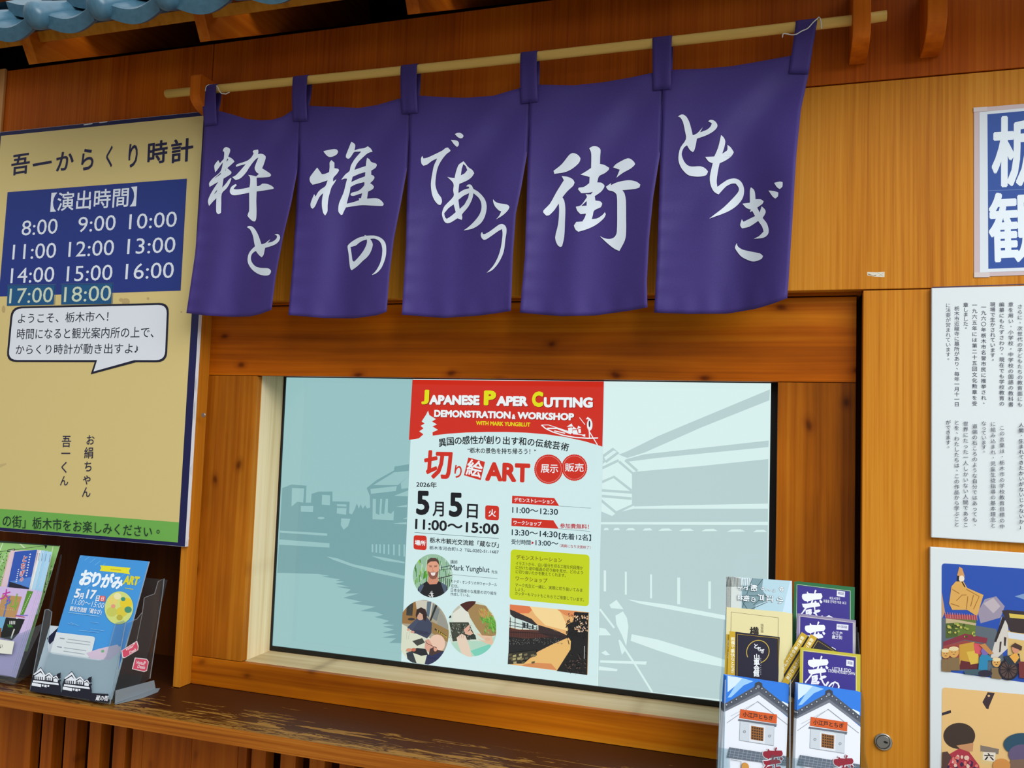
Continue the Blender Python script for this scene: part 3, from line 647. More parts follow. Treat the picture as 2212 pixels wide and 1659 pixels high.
for i, P in enumerate(PAN_):
    vs, fs = [], []
    for a in range(NV + 1):
        v = a / NV; Lp, Rp = pl_at(P['L'], v), pl_at(P['R'], v)
        for b in range(NU + 1):
            u = b / NU; Tp, Bp = pl_at(P['T'], u), pl_at(P['B'], u)
            q = [(1 - v) * Tp[k] + v * Bp[k] + (1 - u) * Lp[k] + u * Rp[k]
                 - ((1 - u) * (1 - v) * P['T'][0][k] + u * (1 - v) * P['T'][-1][k] + (1 - u) * v * P['B'][0][k] + u * v * P['B'][-1][k]) for k in (0, 1)]
            vs.append(cloth_pt(i, q[0], q[1]))
    for a in range(NV):
        for b in range(NU): k = a * (NU + 1) + b; fs.append((k, k + NU + 1, k + NU + 2, k + 1))
    c = obj('cloth_strip', vs, fs, CLOTH, noren, smooth=True)
    so = c.modifiers.new('thickness', 'SOLIDIFY'); so.thickness = 0.0009; so.offset = -1
    ly = 0; LV, LF = [], []
    for (pi, z, rings) in BR:
        if pi != i: continue
        rr = [[(z[0] + x * z[2], z[1] + y * z[2]) for x, y in (smooth_ring(S2(s)) if ri == 0 or len(S2(s)) > 6 else S2(s))] for ri, s in enumerate(rings)]
        bm = bmesh.new(); flat = [q for r_ in rr for q in r_]
        bv = [bm.verts.new((x, y, 0)) for x, y in flat]
        for t in tessellate_polygon([[V((x, y, 0)) for x, y in r_] for r_ in rr]):
            try: bm.faces.new([bv[k] for k in t])
            except ValueError: pass
        for _ in range(4):
            ed = [e_ for e_ in bm.edges if e_.calc_length() > 7]
            if not ed: break
            bmesh.ops.subdivide_edges(bm, edges=ed, cuts=1); bmesh.ops.triangulate(bm, faces=bm.faces[:])
        bm.verts.index_update(); o0 = len(LV); ly += 1
        LV += [cloth_pt(i, v_.co.x, v_.co.y, 0.0011 + ly * 2e-5) for v_ in bm.verts]
        LF += [tuple(v_.index + o0 for v_ in f_.verts) for f_ in bm.faces]; bm.free()
    lo = obj('brush_lettering', LV, LF, GLY, c, smooth=True); lo['label'] = 'white brush-written characters'
# seams where neighbouring strips are sewn together above the slits, and the straps
SEAM = M(44, 34, 104, 0.7)
STR = [((443.8, 185, 473.6, 185), (441.0, 272, 468.5, 269)), ((638.7, 166, 669, 164), (633, 262, 664, 261)), ((871, 143, 905, 140), (868, 246, 902.4, 244)),
       ((1127.4, 114, 1163.6, 111), (1125, 224, 1161.8, 219.4)), ((1411.7, 79.4, 1452.6, 76.8), (1410.8, 195.4, 1449.6, 192)), ((1719.8, 43.5, 1766, 38.8), (1704, 158.3, 1746, 159.6))]
for i, (tp, bt) in enumerate(STR):
    pi = min(i, 4); pj = max(i - 1, 0)
    c = rod_at((tp[0] + tp[2]) / 2); cols = []
    for k in range(7):
        u = k / 6; px_t = lerp(tp[0], tp[2], u); r_ = rod_at(px_t); bx, by = lerp(bt[0], bt[2], u), lerp(bt[1], bt[3], u)
        pan = pj if bx < x_at(PAN_[pi]['L'], by) and i > 0 else pi
        pb = cloth_pt(pan, bx, by, 0.0028); bk = cloth_pt(pan, bx, by - 22, -0.0022); col = []
        dz = pb.z - r_.z
        for s in range(9):
            w = s / 8; q = pb.lerp(V((r_.x, r_.y - RR - 0.0016, r_.z)), w); q.y -= 0.004 * math.sin(math.pi * w) * (1 if i else .3); col.append(q)
        for s in range(1, 9):
            th = math.pi * s / 8; col.append(V((r_.x, r_.y - (RR + 0.0016) * math.cos(th), r_.z + (RR + 0.0016) * math.sin(th))))
        for s in range(1, 7): col.append(V((r_.x, r_.y + RR + 0.0016, r_.z)).lerp(bk, s / 6) + V((0.002 * s / 6, 0.004 * math.sin(math.pi * s / 6), 0)))
        cols.append(col)
    m_ = len(cols[0]); vs = [q for col in cols for q in col]
    fs = [(a * m_ + b, a * m_ + m_ + b, a * m_ + m_ + b + 1, a * m_ + b + 1) for a in range(6) for b in range(m_ - 1)]
    st_ = obj('hanging_strap', vs, fs, CLOTH, noren, smooth=True)
    so = st_.modifiers.new('thickness', 'SOLIDIFY'); so.thickness = 0.0010; so.offset = -1
    # stitched line round the foot of the strap
    pl = [(lerp(tp[0], bt[0], .62) + 2.2, lerp(tp[1], bt[1], .62)), (bt[0] + 2.2, bt[1] - 2.5), (bt[2] - 2.2, bt[3] - 2.5), (lerp(tp[2], bt[2], .62) - 2.2, lerp(tp[3], bt[3], .62))]
    pts = []
    for a in range(3):
        for s in range(8):
            w = s / 7; x_, y_ = lerp(pl[a][0], pl[a + 1][0], w), lerp(pl[a][1], pl[a + 1][1], w)
            pan = pj if x_ < x_at(PAN_[pi]['L'], y_) and i > 0 else pi
            f_ = (y_ - bt[1]) / (tp[1] - bt[1]); pts.append(cloth_pt(pan, x_, y_, 0.0045 + 0.012 * max(f_, 0)))
    vs, fs = tube(pts[8:16], 0.0005, 6); obj('stitching', vs, fs, SEAM, st_)
for i in range(4):
    P = PAN_[i]['R']; pts = []
    for s in range(14):
        y_ = lerp(P[1][1] + 3, P[2][1] - 4, s / 13); x_ = x_at(P, y_); pts.append(cloth_pt(i, x_ - 0.3, y_, 0.0016))
    vs, fs = tube(pts, 0.0006, 6); obj('seam', vs, fs, SEAM, noren)

# white strings that tie the outer straps
def string(pxs, label, r=0.0011):
    pts = [at(x, y, D) for x, y, D in pxs]; out = []
    for i in range(len(pts) - 1):
        p0, p1, p2, p3 = pts[max(i - 1, 0)], pts[i], pts[i + 1], pts[min(i + 2, len(pts) - 1)]
        for s in range(5):
            t = s / 5; out.append(0.5 * ((2 * p1) + (p2 - p0) * t + (2 * p0 - 5 * p1 + 4 * p2 - p3) * t * t + (3 * p1 - p0 - 3 * p2 + p3) * t ** 3))
    out.append(pts[-1]); vs, fs = tube(out, r, 7)
    o = obj('tie_string', vs, fs, M(226, 224, 216, 0.8), None, smooth=True, base=pts[0]); tag(o, label, 'string', 'tie strings'); return o
string([(443.5, 197, 1.688), (445, 188, 1.686), (449, 184, 1.69), (456, 183.0, 1.699), (464, 183.2, 1.695), (470, 188, 1.687), (474, 196, 1.685), (478, 201.5, 1.685), (484, 202.5, 1.685), (488, 203, 1.687), (492, 201, 1.688), (496, 199, 1.688)], 'white string tied round the leftmost curtain strap')
string([(1775, 62, 1.688), (1774, 50, 1.686), (1772, 41, 1.69), (1769, 37, 1.695), (1766, 40, 1.687), (1757, 48, 1.684), (1745, 61, 1.683), (1732, 67, 1.683), (1720, 74, 1.683), (1709, 75, 1.684), (1698, 73, 1.686), (1692, 73, 1.688), (1690, 81, 1.688)], 'white string tied at the right end of the purple curtain')

# ================================================================ yellow timetable board on the left
DB = 1.748; sb = upright(DB)
bt = thing('timetable_board', 'large cream timetable board with navy border and a blue block of clock times', 'sign', at(200, 1150, DB))
xL0 = rel(0, 286, DB)[0]; xR0 = rel(430, 681, DB)[0]; zT0 = rel(414.7, 243.5, DB)[1]; zB0 = rel(397, 1181, DB)[1]
box('board', xL0, xR0, DB, 1.7595, zB0, zT0, M(226, 230, 236, 0.5), bt, 0)
CREAM = (216, 194, 128); INK = (28, 28, 66)
g = G(sb, (0, 0, 1))
def wq(x0, z0, x1, z1, mat, layer=None):
    g.o += g.step; y = DB - YW - g.o
    g.raw([V((x0, y, z1 + EYE)), V((x1, y, z1 + EYE)), V((x1, y, z0 + EYE)), V((x0, y, z0 + EYE))], [(0, 1, 2, 3)], mat)
wq(xL0 + .0005, zB0 + .0005, xR0 - .0005, zT0 - .0005, NAVY)
icx = rel(414, 681, DB)[0]; icz = rel(300, 264, DB)[1]; icb = rel(386, 1172, DB)[1]; icl = xL0 + 0.005
wq(icl, icb, icx, icz, CREAM)
gz = rel(390, 1128.5, DB)[1]; wq(icl, icb, icx, gz, (112, 176, 78))
for p in ('424,820 428,812 427,835 424,845', '421,870 425,860 423,900 420,905', '413,1010 416,1002 414,1030', '404,1172 409,1160 406,1178', '180,269 200,266 200,268 182,271', '215,264.5 232,262.5 232,264 215,266'): g.poly(S2(p), (206, 210, 214))
for p in ('0,1003 14,1000 14,1004 0,1010',): g.poly(S2(p), (200, 178, 120))
for cx, cy_, a, b in ((272, 652, 9, 8), (262, 648, 5, 4), (8, 668, 4, 8), (320, 645, 3, 3), (392, 674, 2, 2)): g.poly(ell(cx, cy_, a, b, 10), (188, 162, 108))
g.z = zoom(0, 230, 460, 1775)
for c, x0, y0, x1, y1 in (('吾', 90, 395, 245, 580), ('一', 275, 450, 432, 495), ('か', 465, 375, 612, 545), ('ら', 675, 350, 778, 538), ('く', 882, 330, 935, 515), ('り', 1068, 310, 1145, 515), ('時', 1228, 285, 1395, 490), ('計', 1422, 265, 1608, 480)):
    d = 0.09 * (x1 - x0)
    if c == '一': g.line([(275, 490), (340, 478), (432, 462)], 22, INK); continue
    g.text(c, x0, y1, x1, y1 - 1.6 * d, (y1 - y0) - d, INK, 0.02, 0.03)
face = g
g = G(sb, zoom(0, 230, 460, 1775), lift=0.0007)
BL_ = (32, 52, 128)
g.poly([(65, 715), (1560, 602), (1507, 1535), (-14, 1584), (-2, 1500)], BL_)
WH = (226, 232, 240)
g.text('【演出時間】', 420, 880, 1135, 832, 158, WH, 0.012)
for tx, xl, yl, xr, yr, h in (('8:00', 180, 1078, 478, 1060, 124), ('9:00', 650, 1050, 962, 1032, 126), ('10:00', 1075, 1026, 1472, 1003, 126), ('11:00', 103, 1278, 465, 1263, 125), ('12:00', 570, 1256, 948, 1240, 126), ('13:00', 1060, 1233, 1460, 1217, 128), ('14:00', 88, 1475, 450, 1463, 125), ('15:00', 555, 1460, 935, 1448, 127), ('16:00', 1045, 1442, 1447, 1430, 130)):
    g.text(tx, xl, yl, xr, yr, h, WH, 0.0)
tt = g.build('time_block', bt); tt['label'] = 'blue block of white clock times'
for q, tx, tq, lb in ((((68, 1495), (460, 1490), (450, 1652), (60, 1662)), '17:00', (78, 1643, 440, 1633, 124), 'teal tape strip reading 17:00'), (((517, 1488), (940, 1478), (932, 1645), (512, 1652)), '18:00', (534, 1632, 925, 1620, 126), 'teal tape strip reading 18:00')):
    g = G(sb, zoom(0, 230, 460, 1775), lift=0.0016); g.o = 0.0012
    fr = [g.pt(p) for p in q]; g.poly(q, (22, 84, 130))
    g.line([(q[0][0] - 6, q[0][1] - 6), (q[1][0] + 8, q[1][1] - 6), (q[2][0] + 8, q[2][1])], 4, (70, 104, 128))
    g.text(tx, *tq, (206, 216, 190), 0.0); o = g.build('time_sticker', bt); o['label'] = lb
g = G(sb, zoom(0, 620, 460, 1316), lift=0.0009)
DK = (22, 24, 46)
oq = [(72, 122), (1047, 97), (1032, 465), (40, 463)]
g.poly(rquad(oq, 62), DK); g.poly([(590, 455), (562, 540), (880, 455)], DK)
iq = [(84, 134), (1034, 110), (1020, 452), (53, 451)]
g.poly(rquad(iq, 55), (226, 230, 236)); g.poly([(603, 448), (580, 522), (845, 448)], (226, 230, 236))
g.text('ようこそ、栃木市へ！', 112, 226, 670, 214, 62, DK, 0.005)
g.text('時間になると観光案内所の上で、', 105, 324, 950, 314, 66, DK, 0.005)
g.text('からくり時計が動き出すよ♪', 98, 418, 855, 412, 62, DK, 0.005)
o = g.build('speech_bubble', bt); o['label'] = 'white speech bubble with three lines of text'
g = face; g.z = zoom(0, 620, 460, 1316)
for c, x, y, s in (('吾', 412, 955, 62), ('一', 408, 1030, 60), ('く', 400, 1115, 62), ('ん', 398, 1198, 56), ('お', 560, 946, 56), ('絹', 551, 1026, 60), ('ち', 547, 1110, 58), ('ゃ', 540, 1186, 62), ('ん', 535, 1268, 58)): g.ch(c, x, y, s, INK, 0.006)
tx = 'の街」栃木市をお楽しみください。'
for i, c in enumerate(tx):
    x = 45 + i * 62.2; g.ch(c, x, 1446 + (x - 45) * 0.076 , 62, (24, 50, 40), 0.004)
g.ch('・', -6, 1466, 50, (24, 50, 40), 0.02)
o = g.build('face_print', bt); o['label'] = 'cream face with navy lettering, green strip at the foot'

# ================================================================ display screen in the window
DS = 1.925; ss = upright(DS)
mon = thing('display_screen', 'large lit display screen set in the wooden window, showing an event poster', 'screen', at(1100, 1460, DS))
sx0, sx1 = -0.6434 * DS, -0.0024 * DS; sz0, sz1 = -0.2908 * DS, 0.0742 * DS
box('screen_housing', sx0 - 0.010, sx1 + 0.016, DS + 0.002, DS + 0.035, sz0 - 0.0115, sz1 + 0.004, BEZEL, mon, 0.001)
for nm, a, b, c, d in (('bezel', sx0 - 0.010, sx0, sz0 - 0.0115, sz1 + 0.004), ('bezel', sx1, sx1 + 0.016, sz0 - 0.0115, sz1 + 0.004), ('bezel', sx0, sx1, sz0 - 0.0115, sz0), ('bezel', sx0, sx1, sz1, sz1 + 0.004)):
    box(nm, a, b, DS - 0.004, DS + 0.0018, c, d, BEZEL, mon, 0.0008)
pL = [(-1, 8), (891, 818), (888.5, 960), (876, 1205), (867, 1432)]
pxl, pxr = rel(884, 1020, DS)[0], rel(1299.5, 1080, DS)[0]
CB = (186, 216, 216); CL = (152, 195, 196); CD = (120, 165, 169); RL = (218, 242, 240); RD = (186, 210, 211); PO = (209, 235, 236)  # viewing-angle falloff put into the colours: left drawing dimmer, poster paler, right palest
def sq(x0, x1, z0, z1, c):
    g.o += g.step; y = DS - YW - g.o
    g.raw([V((x0, y, z1 + EYE)), V((x1, y, z1 + EYE)), V((x1, y, z0 + EYE)), V((x0, y, z0 + EYE))], [(0, 1, 2, 3)], c)
g = G(ss, zoom(560, 780, 900, 806), E, lift=0.0); sq(sx0, pxl, sz0, sz1, CL)
g.poly(S2('118,650 165,632 242,638 238,725 265,725 268,680 305,668 375,668 375,718 463,720 460,780 475,785 488,760 500,728 510,756 520,733 530,757 542,738 552,755 568,750 566,690 550,650 600,610 690,560 693,540 767,528 748,1110 733,1445 665,1443 700,1420 628,1416 700,1400 632,1390 690,1375 635,1360 692,1352 630,1345 665,1330 590,1310 635,1300 598,1285 515,1280 595,1258 470,1240 525,1232 430,1212 510,1190 440,1190 470,1170 395,1155 460,1155 390,1140 435,1130 390,1125 415,1118 320,1103 360,1100 300,1090 92,1084'), CD)
for s in ('168,650 230,652 225,725 195,720 165,745', '213,742 277,742 275,773 213,771', '322,685 363,687 362,738 320,735', '398,733 447,734 446,745 398,743', '398,752 447,753 445,787 397,780', '420,805 467,808 455,845 432,863 418,840',
          '106,868 348,882 348,895 106,878', '103,913 360,933 360,955 102,940', '345,1000 400,1010 480,1040 600,1065 745,1100 743,1115 600,1085 470,1050 380,1018', '585,635 690,570 766,562 766,588 710,635', '570,655 705,640 700,665 572,680', '725,625 766,588 764,650 728,655', '690,690 764,662 763,693', '700,746 757,736 756,748', '735,808 757,800 756,810', '682,832 755,824 755,836', '572,997 640,1006 745,1028 745,1036 640,1022',
          '582,705 598,706 597,780 615,788 620,705 630,706 625,780 640,784 648,705 660,705 658,775 675,782 690,765 688,815 580,810'): g.poly(S2(s), CL)
g.poly(ell(317, 804, 18, 6, 16), CL)
for x in (580, 600, 619, 640, 663, 690, 718, 743): g.poly([(x - 4, 933 + x * .008), (x + 4, 933 + x * .008), (x + 4, 978 + (x - 580) * .14), (x - 4, 978 + (x - 580) * .14)], CL)
g.build('mural_image', mon)['label'] = 'left part of the lit drawing, low houses beside a canal'
g = G(ss, zoom(1280, 780, 1900, 1319), E, lift=0.0); sq(pxr, sx1, sz0, sz1, RL)
for s in ('165,412 300,345 815,130 813,180 500,305 240,420 160,445 120,430', '150,452 240,428 810,365 808,395 300,445 165,462', '200,508 500,482 808,450 806,655 190,668 188,510', '38,690 90,712 110,697 190,678 806,678 800,1560 600,1556 25,1496 30,1200'): g.poly(S2(s), RD)
for pl in (((45, 440), (95, 404), (118, 420), (62, 462), (45, 440)),): g.line(list(pl), 13, RD)
for pl in (((44, 492), (120, 456)), ((122, 462), (187, 518), (187, 660), (108, 697)), ((43, 556), (98, 532), (180, 596)), ((43, 594), (182, 604)), ((43, 620), (180, 632)), ((40, 640), (112, 700)), ((150, 455), (206, 505)), ((40, 470), (60, 455))): g.line(list(pl), 12, RD)
for s in ('190,676 330,664 806,655 806,678', '38,740 806,738 806,754 38,750', '160,1095 350,1120 605,1168 700,1188 700,1206 603,1187 350,1140 220,1115', '180,1255 300,1280 600,1370 700,1402 700,1438 598,1405 440,1375 300,1330 175,1285', '78,1120 110,1097 142,1140 85,1135', '105,1170 140,1150 158,1180 165,1220 155,1310 135,1260 110,1210', '32,1225 60,1230 85,1260 30,1260', '35,1375 250,1380 245,1395 150,1390 35,1385', '30,1402 115,1415 112,1425 28,1420', '40,1340 60,1330 80,1350 60,1352', '120,1290 150,1330 135,1350'): g.poly(S2(s), RL)
for x, w, y in ((63, 25, 772), (111, 32, 772), (175, 45, 773), (253, 48, 774), (335, 65, 775), (432, 68, 776), (538, 75, 777), (660, 85, 779), (770, 65, 781)): g.poly([(x - w / 2, y + 5), (x - w / 4, y - 5), (x + w / 4, y - 6), (x + w / 2, y + 4)], RL)
for x, y0, y1, w in ((57, 962, 1058, 11), (153, 968, 1073, 9), (269, 980, 1090, 9), (396, 995, 1117, 13), (538, 1012, 1138, 12)): g.poly([(x - w / 2, y0), (x + w / 2, y0), (x + w / 2, y1), (x - w / 2, y1)], RL)
g.line([(34, 1140), (100, 1226)], 9, RL); g.line([(122, 1282), (200, 1400), (275, 1522)], 9, RL)
g.build('mural_image', mon)['label'] = 'right part of the lit drawing, big roof and a boatman'

# the event poster in the middle of the picture
RED = (206, 44, 28); YEL = (226, 222, 20); BK = (14, 18, 26); WT = (236, 244, 246)
g = G(ss, zoom(860, 800, 1330, 2212), E, lift=0.0003)
y = DS - YW - g.o
g.raw([V((pxl, y, sz1 + EYE)), V((pxr, y, sz1 + EYE)), V((pxr, y, sz0 + EYE)), V((pxl, y, sz0 + EYE))], [(0, 1, 2, 3)], PO)
gx0 = lambda yy: 105 + (690 - yy) * 0.073
g.poly([(146, 96), (2092, 113), (2077, 775), (1900, 722), (1700, 678), (1500, 650), (1300, 634), (1100, 627), (900, 627), (700, 632), (500, 645), (350, 664), (220, 690), (110, 708)], RED)
g.poly(S2('305,410 318,455 385,495 345,520 395,550 350,570 405,605 350,630 352,672 205,698 258,650 215,620 260,590 230,565 270,540 240,520 285,450'), PO)
for tx, a, b, c, d, h, col in (('J', 235, 346, 312, 348, 150, YEL), ('APANESE', 316, 350, 828, 355, 100, WT), ('P', 870, 356, 995, 358, 152, YEL), ('APER', 1000, 362, 1320, 366, 102, WT), ('C', 1360, 372, 1475, 374, 158, YEL), ('UTTING', 1482, 378, 1980, 382, 106, WT)):
    g.text(tx, a + 5, b + 6, c + 5, d + 6, h, (120, 16, 20), 0.055); g.text(tx, a, b, c, d, h, col, 0.06)
for tx, a, b, c, d, h in (('DEMONSTRATION', 368, 475, 1145, 494, 74), ('&', 1158, 498, 1196, 499, 52), ('WORKSHOP', 1215, 496, 1790, 511, 74)):
    g.text(tx, a + 4, b + 5, c + 4, d + 5, h, (120, 16, 20), 0.05); g.text(tx, a, b, c, d, h, WT, 0.055)
g.text('WITH MARK YUNGBLUT', 795, 556, 1345, 574, 42, YEL, 0.03)
g.line(S2('1460,556 1500,590 1570,625 1680,660 1800,682 1930,690 2035,687'), 12, WT); g.line(S2('1460,556 1530,555 1700,610 1830,650 1900,660'), 7, WT); g.line(S2('1520,590 1620,590 1760,645'), 14, WT); g.line(S2('1590,615 1700,640'), 10, WT)
for s in ('1715,575 1765,540 1782,572', '1765,602 1785,572 1822,598', '1822,600 1833,563 1862,580', '1730,585 1770,580 1775,640 1735,640', '1775,610 1820,605 1835,655 1780,650', '1832,600 1858,595 1862,635 1838,640', '1910,497 1930,474 1968,502', '1870,655 1905,650 1905,675 1880,670'): g.poly(S2(s), WT)
g.poly(ell(1950, 555, 28, 58, 20), WT); g.poly(ell(1948, 545, 9, 34, 14), (60, 24, 30)); g.line([(1846, 480), (1902, 552)], 7, WT); g.line([(1940, 612), (2030, 760)], 9, WT); g.line([(1946, 610), (1948, 690)], 10, WT)
for c, x, yy, ro in (('異', 455, 735, -.10), ('国', 535, 722, -.08), ('の', 615, 716, -.05), ('感', 695, 712, -.04), ('性', 778, 710, -.02), ('が', 858, 709, 0), ('創', 940, 710, 0), ('り', 1020, 713, .02), ('出', 1105, 716, .04), ('す', 1190, 720, .06), ('和', 1272, 724, .08), ('の', 1356, 731, .1), ('伝', 1440, 741, .13), ('統', 1528, 753, .16), ('芸', 1612, 765, .18), ('術', 1700, 780, .2)):
    g.ch(c, x, yy, 84, BK, 0.02, ro)
g.text('“栃木の景色を持ち帰ろう！”', 712, 842, 1408, 856, 58, BK, 0.018)
g.text('切', 258, 1100, 545, 1108, 290, RED, 0.032, 0.05); g.text('り', 575, 1092, 650, 1098, 132, RED, 0.022)
g.poly([(720, 885), (890, 930), (846, 1116), (676, 1066)], RED); g.ch('絵', 783, 1000, 166, WT, 0.02, 0.22)
g.text('ART', 890, 1122, 1345, 1142, 192, RED, 0.05)
for cx, cy_, r_ in ((1535, 1005, 145), (1797, 988, 130)):
    g.poly([(cx + (r_ + 2.5 * math.cos(k * math.pi)) * math.cos(2 * math.pi * k / 90), cy_ + (r_ + 2.5 * math.cos(k * math.pi)) * 1.03 * math.sin(2 * math.pi * k / 90)) for k in range(90)], RED)
    g.line(ell(cx, cy_, r_ - 16, (r_ - 16) * 1.03, 60), 2.5, (236, 190, 180), True)
g.text('展示', 1455, 1040, 1632, 1044, 86, WT, 0.012); g.text('販売', 1702, 1028, 1890, 1032, 86, WT, 0.012)
g.text('2026年', 192, 1186, 400, 1196, 60, BK, 0.02)
g.z = zoom(860, 1030, 1330, 2212)
g.text('5', 190, 385, 325, 390, 246, BK, 0.035); g.text('月', 358, 400, 472, 404, 150, BK, 0.022); g.text('5', 523, 405, 658, 411, 248, BK, 0.035); g.text('日', 706, 418, 816, 424, 146, BK, 0.022)
g.poly(rquad([(893, 287), (1034, 296), (1032, 442), (892, 433)], 28), RED); g.text('火', 925, 402, 1002, 406, 76, WT, 0.02)
g.text('11:00～15:00', 180, 530, 1030, 586, 106, BK, 0.025)
g.line([(175, 563), (1030, 625)], 4, (60, 84, 92))
g.poly(rquad([(168, 590), (300, 598), (298, 744), (166, 734)], 28), RED); g.text('場所', 178, 693, 288, 700, 54, WT, 0.03)
g.text('栃木市観光交流館「蔵なび」', 330, 668, 1030, 720, 58, BK, 0.02)
g.text('栃木市河合町1-2  TEL:0282-51-1687', 327, 736, 1030, 782, 40, (30, 44, 60), 0.012)
SM = (34, 52, 58)
g.text('講師', 540, 880, 612, 884, 38, SM, 0.01); g.text('Mark Yungblut', 540, 962, 937, 988, 74, (40, 58, 66), 0.012); g.text('先生', 956, 978, 1020, 983, 34, SM, 0.01)
g.line([(560, 990), (1020, 1032)], 3, (50, 70, 78))
g.text('カナダ・オンタリオ州ウォータール', 545, 1076, 1012, 1111, 36, SM, 0.01); g.text('在住。', 546, 1120, 622, 1125, 34, SM, 0.01); g.text('日本全国様々な風景の切り絵を', 545, 1164, 1010, 1199, 37, SM, 0.01); g.text('作成している。', 542, 1204, 742, 1218, 34, SM, 0.01)
g.poly([(1168, 190), (1595, 215), (1645, 295), (1165, 268)], RED); g.text('デモンストレーション', 1188, 252, 1592, 274, 44, WT, 0.022); g.line([(1645, 295), (1966, 317)], 3, (70, 90, 98))
g.text('11:00～12:30', 1168, 364, 1632, 386, 60, (18, 40, 54), 0.016)
g.poly([(1163, 415), (1585, 440), (1640, 526), (1160, 497)], RED); g.text('ワークショップ', 1182, 484, 1465, 498, 44, WT, 0.022); g.text('参加費無料！', 1652, 520, 1945, 532, 52, (186, 30, 50), 0.02); g.line([(1640, 526), (1960, 552)], 3, (70, 90, 98))
g.text('13:30～14:30', 1163, 590, 1628, 615, 60, (18, 40, 54), 0.016); g.text('【先着12名】', 1640, 632, 1968, 650, 66, (18, 40, 54), 0.016)
g.text('受付時間', 1160, 682, 1356, 692, 52, (18, 40, 54), 0.016); g.poly([(1366, 652), (1392, 668), (1365, 684)], (186, 30, 50)); g.text('13:00～', 1405, 694, 1637, 704, 54, (18, 40, 54), 0.016)
g.text('（満員になり次第終了）', 1650, 712, 1962, 734, 34, (170, 40, 60), 0.012)
g.poly(rquad([(1155, 732), (1954, 790), (1946, 1313), (1141, 1238)], 42), (196, 212, 18))
BRN = (104, 78, 20); OLV = (84, 92, 16)
g.text('デモンストレーション', 1210, 834, 1674, 866, 46, BRN, 0.012)
g.text('イラストから、白い部分を切る工程を何段階か', 1205, 893, 1886, 942, 38, OLV, 0.012); g.text('に分けた途中経過の切り絵を見せ、どのよう', 1205, 935, 1886, 988, 38, OLV, 0.012); g.text('に切り抜いたかを教えてくれます。', 1205, 978, 1712, 1018, 38, OLV, 0.012)
g.text('ワークショップ', 1204, 1050, 1526, 1074, 46, BRN, 0.012)
g.text('マーク先生と一緒に、実際に切り抜いてみま', 1200, 1112, 1882, 1168, 38, OLV, 0.012); g.text('しょう。', 1200, 1154, 1296, 1162, 36, OLV, 0.012); g.text('カッターもマットもこちらでご用意しています。', 1198, 1196, 1896, 1264, 38, OLV, 0.012)
po_ = g.build('poster_image', mon); po_['label'] = 'lit event poster in red, white and black'

# pictures inside the poster
def photo(name, label):
    q = G(ss, zoom(860, 1180, 1330, 2212), E, lift=0.0032); q._n = (name, label); return q
def fin(q): o = q.build(q._n[0], po_); o['label'] = q._n[1]
rnd = random.Random(5)
q = photo('portrait_photo', 'round photo of a smiling bearded man in a black shirt'); q.clip = ell(356, 297, 201, 220, 48)
q.poly(q.clip, (150, 190, 160))
for k in range(90):
    x, y = rnd.uniform(160, 560), rnd.uniform(80, 430); L_ = rnd.uniform(30, 90); c = rnd.choice([(90, 160, 40), (140, 200, 50), (60, 120, 50), (190, 220, 190), (110, 180, 60), (44, 70, 50)])
    if x > 420: c = rnd.choice([(180, 210, 190), (120, 160, 140), (50, 70, 60), (200, 220, 210), (90, 150, 80)])
    q.line([(x, y), (x + rnd.uniform(-14, 10), y + L_)], rnd.uniform(5, 12), c)
for k in range(7): q.line([(430 + k * 20, 300 + k * 6), (420 + k * 22, 420)], 6, (36, 40, 40))
q.line([(440, 215), (560, 190)], 8, (70, 90, 90)); q.line([(430, 240), (560, 222)], 5, (40, 50, 50)); q.line([(400, 330), (560, 290)], 9, (60, 60, 54))
SK = (224, 160, 130); q.poly([(318, 300), (414, 300), (420, 400), (300, 400)], (206, 140, 112))
q.poly([(190, 520), (215, 410), (300, 352), (330, 385), (400, 380), (420, 350), (500, 400), (540, 520)], (18, 18, 24))
q.poly([(215, 410), (262, 372), (270, 400), (235, 470), (225, 500)], (76, 90, 112)); q.poly([(440, 362), (500, 395), (500, 460), (480, 480)], (76, 90, 112))
q.poly(ell(362, 218, 62, 100, 28), SK); q.poly([(302, 190), (306, 140), (340, 114), (390, 116), (420, 142), (428, 196), (414, 170), (395, 150), (340, 152), (314, 170)], (84, 62, 54))
q.poly([(310, 245), (330, 262), (365, 256), (400, 262), (420, 245), (412, 295), (392, 325), (362, 334), (334, 322), (316, 292)], (136, 84, 66)); q.poly([(338, 264), (390, 262), (382, 292), (364, 298), (346, 290)], (238, 226, 222))
q.line([(326, 204), (350, 206)], 6, (70, 44, 38)); q.line([(376, 206), (402, 202)], 6, (70, 44, 38)); q.line([(362, 210), (354, 242), (372, 244)], 4, (180, 110, 90)); q.line([(320, 192), (352, 196)], 5, (110, 70, 54)); q.line([(374, 196), (408, 190)], 5, (110, 70, 54))
for s in ('340,458 352,510', '325,480 368,476', '330,505 372,500', '352,450 360,516', '318,492 336,512'): q.line(S2(s), 6, (236, 236, 236))
fin(q)
q = photo('workshop_photo', 'round photo of two people bent over a table'); q.clip = [p for p in clip(ell(258, 876, 262, 332, 48), [(57, 500), (600, 500), (600, 1215), (28, 1215)])]
q.clip = clip(q.clip, [(50, 540), (560, 540), (560, 1212), (400, 1212), (30, 1162)])
q.poly(q.clip, (170, 160, 136))
